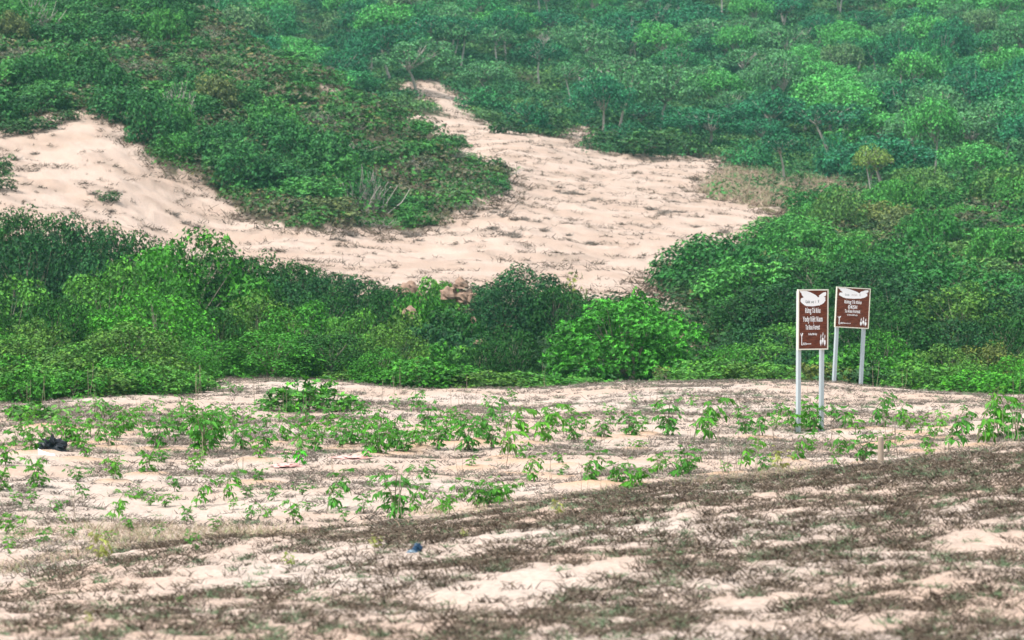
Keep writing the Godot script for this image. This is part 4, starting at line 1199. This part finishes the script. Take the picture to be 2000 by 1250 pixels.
func build_cover() -> void:
	var dead := [Color(0.065, 0.048, 0.035), Color(0.039, 0.029, 0.021), Color(0.098, 0.073, 0.055), Color(0.170, 0.133, 0.098)]
	var grey := [Color(0.180, 0.152, 0.127), Color(0.107, 0.089, 0.074), Color(0.246, 0.205, 0.172)]
	var near_meshes := []
	for k in 4: near_meshes.append(stalks(20, 0.2, 0.06, 0.0058, -0.1, dead))
	var field_meshes := []
	for k in 3: field_meshes.append(stalks(18, 0.19, 0.06, 0.006, 0.0, grey))
	var green := []
	for k in 3: green.append(stalks(34, 0.13, 0.08, 0.0045, 0.2, [Color(0.13, 0.20, 0.10), Color(0.17, 0.23, 0.14), Color(0.10, 0.15, 0.08)]))
	var tan := []
	for k in 3: tan.append(stalks(16, 0.34, 0.3, 0.005, 1.0, [Color(0.44, 0.34, 0.25), Color(0.33, 0.255, 0.185), Color(0.24, 0.27, 0.13)]))
	var a := []
	var g := []
	var f := []
	for q in 60000:
		var d := sqrt(rng.randf_range(26.0 * 26.0, 57.0 * 57.0))
		var x := rng.randf_range(-0.23, 0.23) * d
		var px := 1000.0 + FPX * x / d
		if d > crest_of(px) + 4.5 * clampf((px - 150.0) / 700.0, -0.3, 1.0): continue
		var n := litter_at(x, d)
		if rng.randf() > smoothstep(0.40, 0.95, n) * 0.6 + 0.04: continue
		var t := Transform3D(Basis(Vector3.UP, rng.randf() * TAU) * Basis.from_scale(Vector3.ONE * rng.randf_range(0.6, 1.25)), spot(x, d))
		var s := rng.randf_range(0.75, 1.3)
		if rng.randf() < 0.16: g.append([t, Color(s, s, s)])
		else: a.append([t, Color(s, s, s)])
	for q in 52000:
		var d := sqrt(rng.randf_range(46.0 * 46.0, 109.0 * 109.0))
		var x := rng.randf_range(-0.15, 0.15) * d
		if d < crest_of(1000.0 + FPX * x / d): continue
		var n := litter_at(x, d)
		if rng.randf() > smoothstep(0.32, 0.85, n) * 0.6 + 0.09: continue
		var t := Transform3D(Basis(Vector3.UP, rng.randf() * TAU) * Basis.from_scale(Vector3.ONE * rng.randf_range(0.6, 1.3)), spot(x, d))
		var s := rng.randf_range(0.75, 1.3)
		if rng.randf() < 0.12: g.append([t, Color(s, s, s)])
		else: f.append([t, Color(s, s, s)])
	scatter("dead_stems", near_meshes, a, M.litter, "brown dead creeping stems covering the near sandy slope")
	scatter("dry_litter", field_meshes, f, M.litter, "grey dry stems lying in streaks between the saplings")
	scatter("low_weeds", green, g, M.litter, "small grey green weeds among the dead stems")
	var sticks := []
	for k in 3:
		var cl := Cloud.new()
		for q in 2: cl.tube(bend(Vector3(q * 0.08, -0.02, 0), Vector3(q * 0.08 + rng.randf_range(-0.12, 0.12), rng.randf_range(0.5, 0.8), rng.randf_range(-0.1, 0.1)), 0.03, 3), 0.006, 0.004, 3, Color(0.26, 0.21, 0.16))
		sticks.append(mesh_of(cl))
	var st := []
	for q in 90:
		var d := rng.randf_range(52.0, 104.0)
		var x := rng.randf_range(-0.13, 0.13) * d
		if d < crest_of(1000.0 + FPX * x / d): continue
		var s := rng.randf_range(0.7, 1.2)
		st.append([Transform3D(Basis(Vector3.UP, rng.randf() * TAU) * Basis.from_scale(Vector3.ONE * rng.randf_range(0.5, 1.0)), spot(x, d)), Color(s, s, s)])
	scatter("bare_stalks", sticks, st, M.litter, "thin bare stalks standing here and there between the saplings")
	# dry grass along the far side of the near slope, and on the clearing under the forest
	var h := []
	for q in 9000:
		var d := rng.randf_range(45.0, 66.0)
		var x := rng.randf_range(-0.145, 0.12) * d
		var px := 1000.0 + FPX * x / d
		var c := crest_of(px)
		if d < c + 0.5 or d > c + 8.0: continue
		var keep := clampf(1.0 - absf(px - 360.0) / 420.0, 0, 1) * 0.8 + (0.35 if absf(px - 1490.0) < 90.0 else 0.06)
		if rng.randf() > keep * clampf(0.6 + 2.0 * n_patch.get_noise_2d(x * 1.2, d), 0, 1): continue
		var s := rng.randf_range(0.8, 1.2)
		h.append([Transform3D(Basis(Vector3.UP, rng.randf() * TAU) * Basis.from_scale(Vector3.ONE * rng.randf_range(0.5, 1.0)), spot(x, d)), Color(s, s, s)])
	scatter("dry_grass", tan, h, M.litter, "tan dry grass behind the near slope")
	var far_grass := []
	for q in 5000:
		var d := rng.randf_range(240.0, 320.0)
		var x := rng.randf_range(0.04, 0.1) * d
		if cover(x, d) != 6: continue
		var s := rng.randf_range(0.7, 1.0)
		far_grass.append([Transform3D(Basis(Vector3.UP, rng.randf() * TAU) * Basis.from_scale(Vector3(3.0, 3.2, 3.0)), spot(x, d)), Color(s * 1.3, s * 1.25, s * 1.3)])
	scatter("clearing_grass", tan, far_grass, M.litter, "pinkish dry grass in the clearing at the forest edge")
	# undergrowth that nobody could count, filling between the shrubs and trees
	var tufts := []
	for k in 4: tufts.append(tuft(260, 0.75, 0.6, 0.11, 0.055))
	var under := []
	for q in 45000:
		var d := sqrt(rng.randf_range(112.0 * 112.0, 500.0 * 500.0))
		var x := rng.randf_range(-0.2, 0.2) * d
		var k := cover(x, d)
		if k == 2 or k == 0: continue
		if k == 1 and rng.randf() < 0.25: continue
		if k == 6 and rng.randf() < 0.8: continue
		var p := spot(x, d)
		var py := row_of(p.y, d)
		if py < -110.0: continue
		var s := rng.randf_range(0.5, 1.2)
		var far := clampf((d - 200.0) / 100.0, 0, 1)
		var c := Color(0.100, 0.319, 0.066).lerp(Color(0.060, 0.253, 0.099), far)  # far tufts turn bluer, haze painted into their colour
		if k == 1: c = Color(0.05, 0.16, 0.045)  # valley tufts darkened to paint in the shade between the bushes
		if k == 5: c = Color(0.07, 0.17, 0.06) if rng.randf() < 0.6 else Color(0.24, 0.22, 0.15)  # green ones darkened, painting shade into the gaps of the right scrub
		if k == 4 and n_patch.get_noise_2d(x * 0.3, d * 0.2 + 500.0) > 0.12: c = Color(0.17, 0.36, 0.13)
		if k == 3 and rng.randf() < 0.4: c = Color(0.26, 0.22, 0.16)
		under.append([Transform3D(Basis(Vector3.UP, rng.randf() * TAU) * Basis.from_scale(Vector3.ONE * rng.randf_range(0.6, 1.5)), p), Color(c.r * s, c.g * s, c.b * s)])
	var um := leaf_mat(1, 1, 1)
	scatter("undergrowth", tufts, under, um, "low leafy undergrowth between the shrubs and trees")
	# dark twigs and debris strewn on the bare dune
	var bits := []
	var debris := []
	for k in 3: debris.append(stalks(9, 0.5, 0.2, 0.013, -0.1, dead.slice(0, 3)))
	for q in 34000:
		var d := rng.randf_range(163.0, 345.0)
		var x := rng.randf_range(-0.135, 0.08) * d
		if cover(x, d) != 2: continue
		var n := n_patch.get_noise_2d(x * 0.8 + 77.0, d * 1.1) + 0.6 * n_tone.get_noise_2d(x * 1.4 + d * 1.6, d * 2.6 - x * 2.0)
		if rng.randf() > smoothstep(0.1, 0.5, n) * 0.9 + 0.008: continue
		var s := rng.randf_range(0.8, 1.8)
		bits.append([Transform3D(Basis(Vector3.UP, rng.randf() * TAU) * Basis.from_scale(Vector3.ONE * rng.randf_range(0.5, 1.3)), spot(x, d)), Color(s, s, s)])
	# thin dead twigs where the scrub gives way to sand
	for q in 30000:
		var d := rng.randf_range(165.0, 345.0)
		var x := rng.randf_range(-0.135, 0.09) * d
		if cover(x, d) != 2: continue
		var close_by := false
		for w in [Vector2(1.6, 0), Vector2(-1.6, 0), Vector2(0, 2.6), Vector2(0, -2.0)]:
			if not cover(x + w.x, d + w.y) in [0, 1, 2]: close_by = true
		if not close_by or rng.randf() < 0.35: continue
		var s := rng.randf_range(1.2, 2.6)
		bits.append([Transform3D(Basis(Vector3.UP, rng.randf() * TAU) * Basis.from_scale(Vector3.ONE * rng.randf_range(0.9, 1.9)), spot(x, d)), Color(s, s, s)])
	scatter("dune_debris", debris, bits, M.litter, "dark twigs strewn over the bare dune sand")
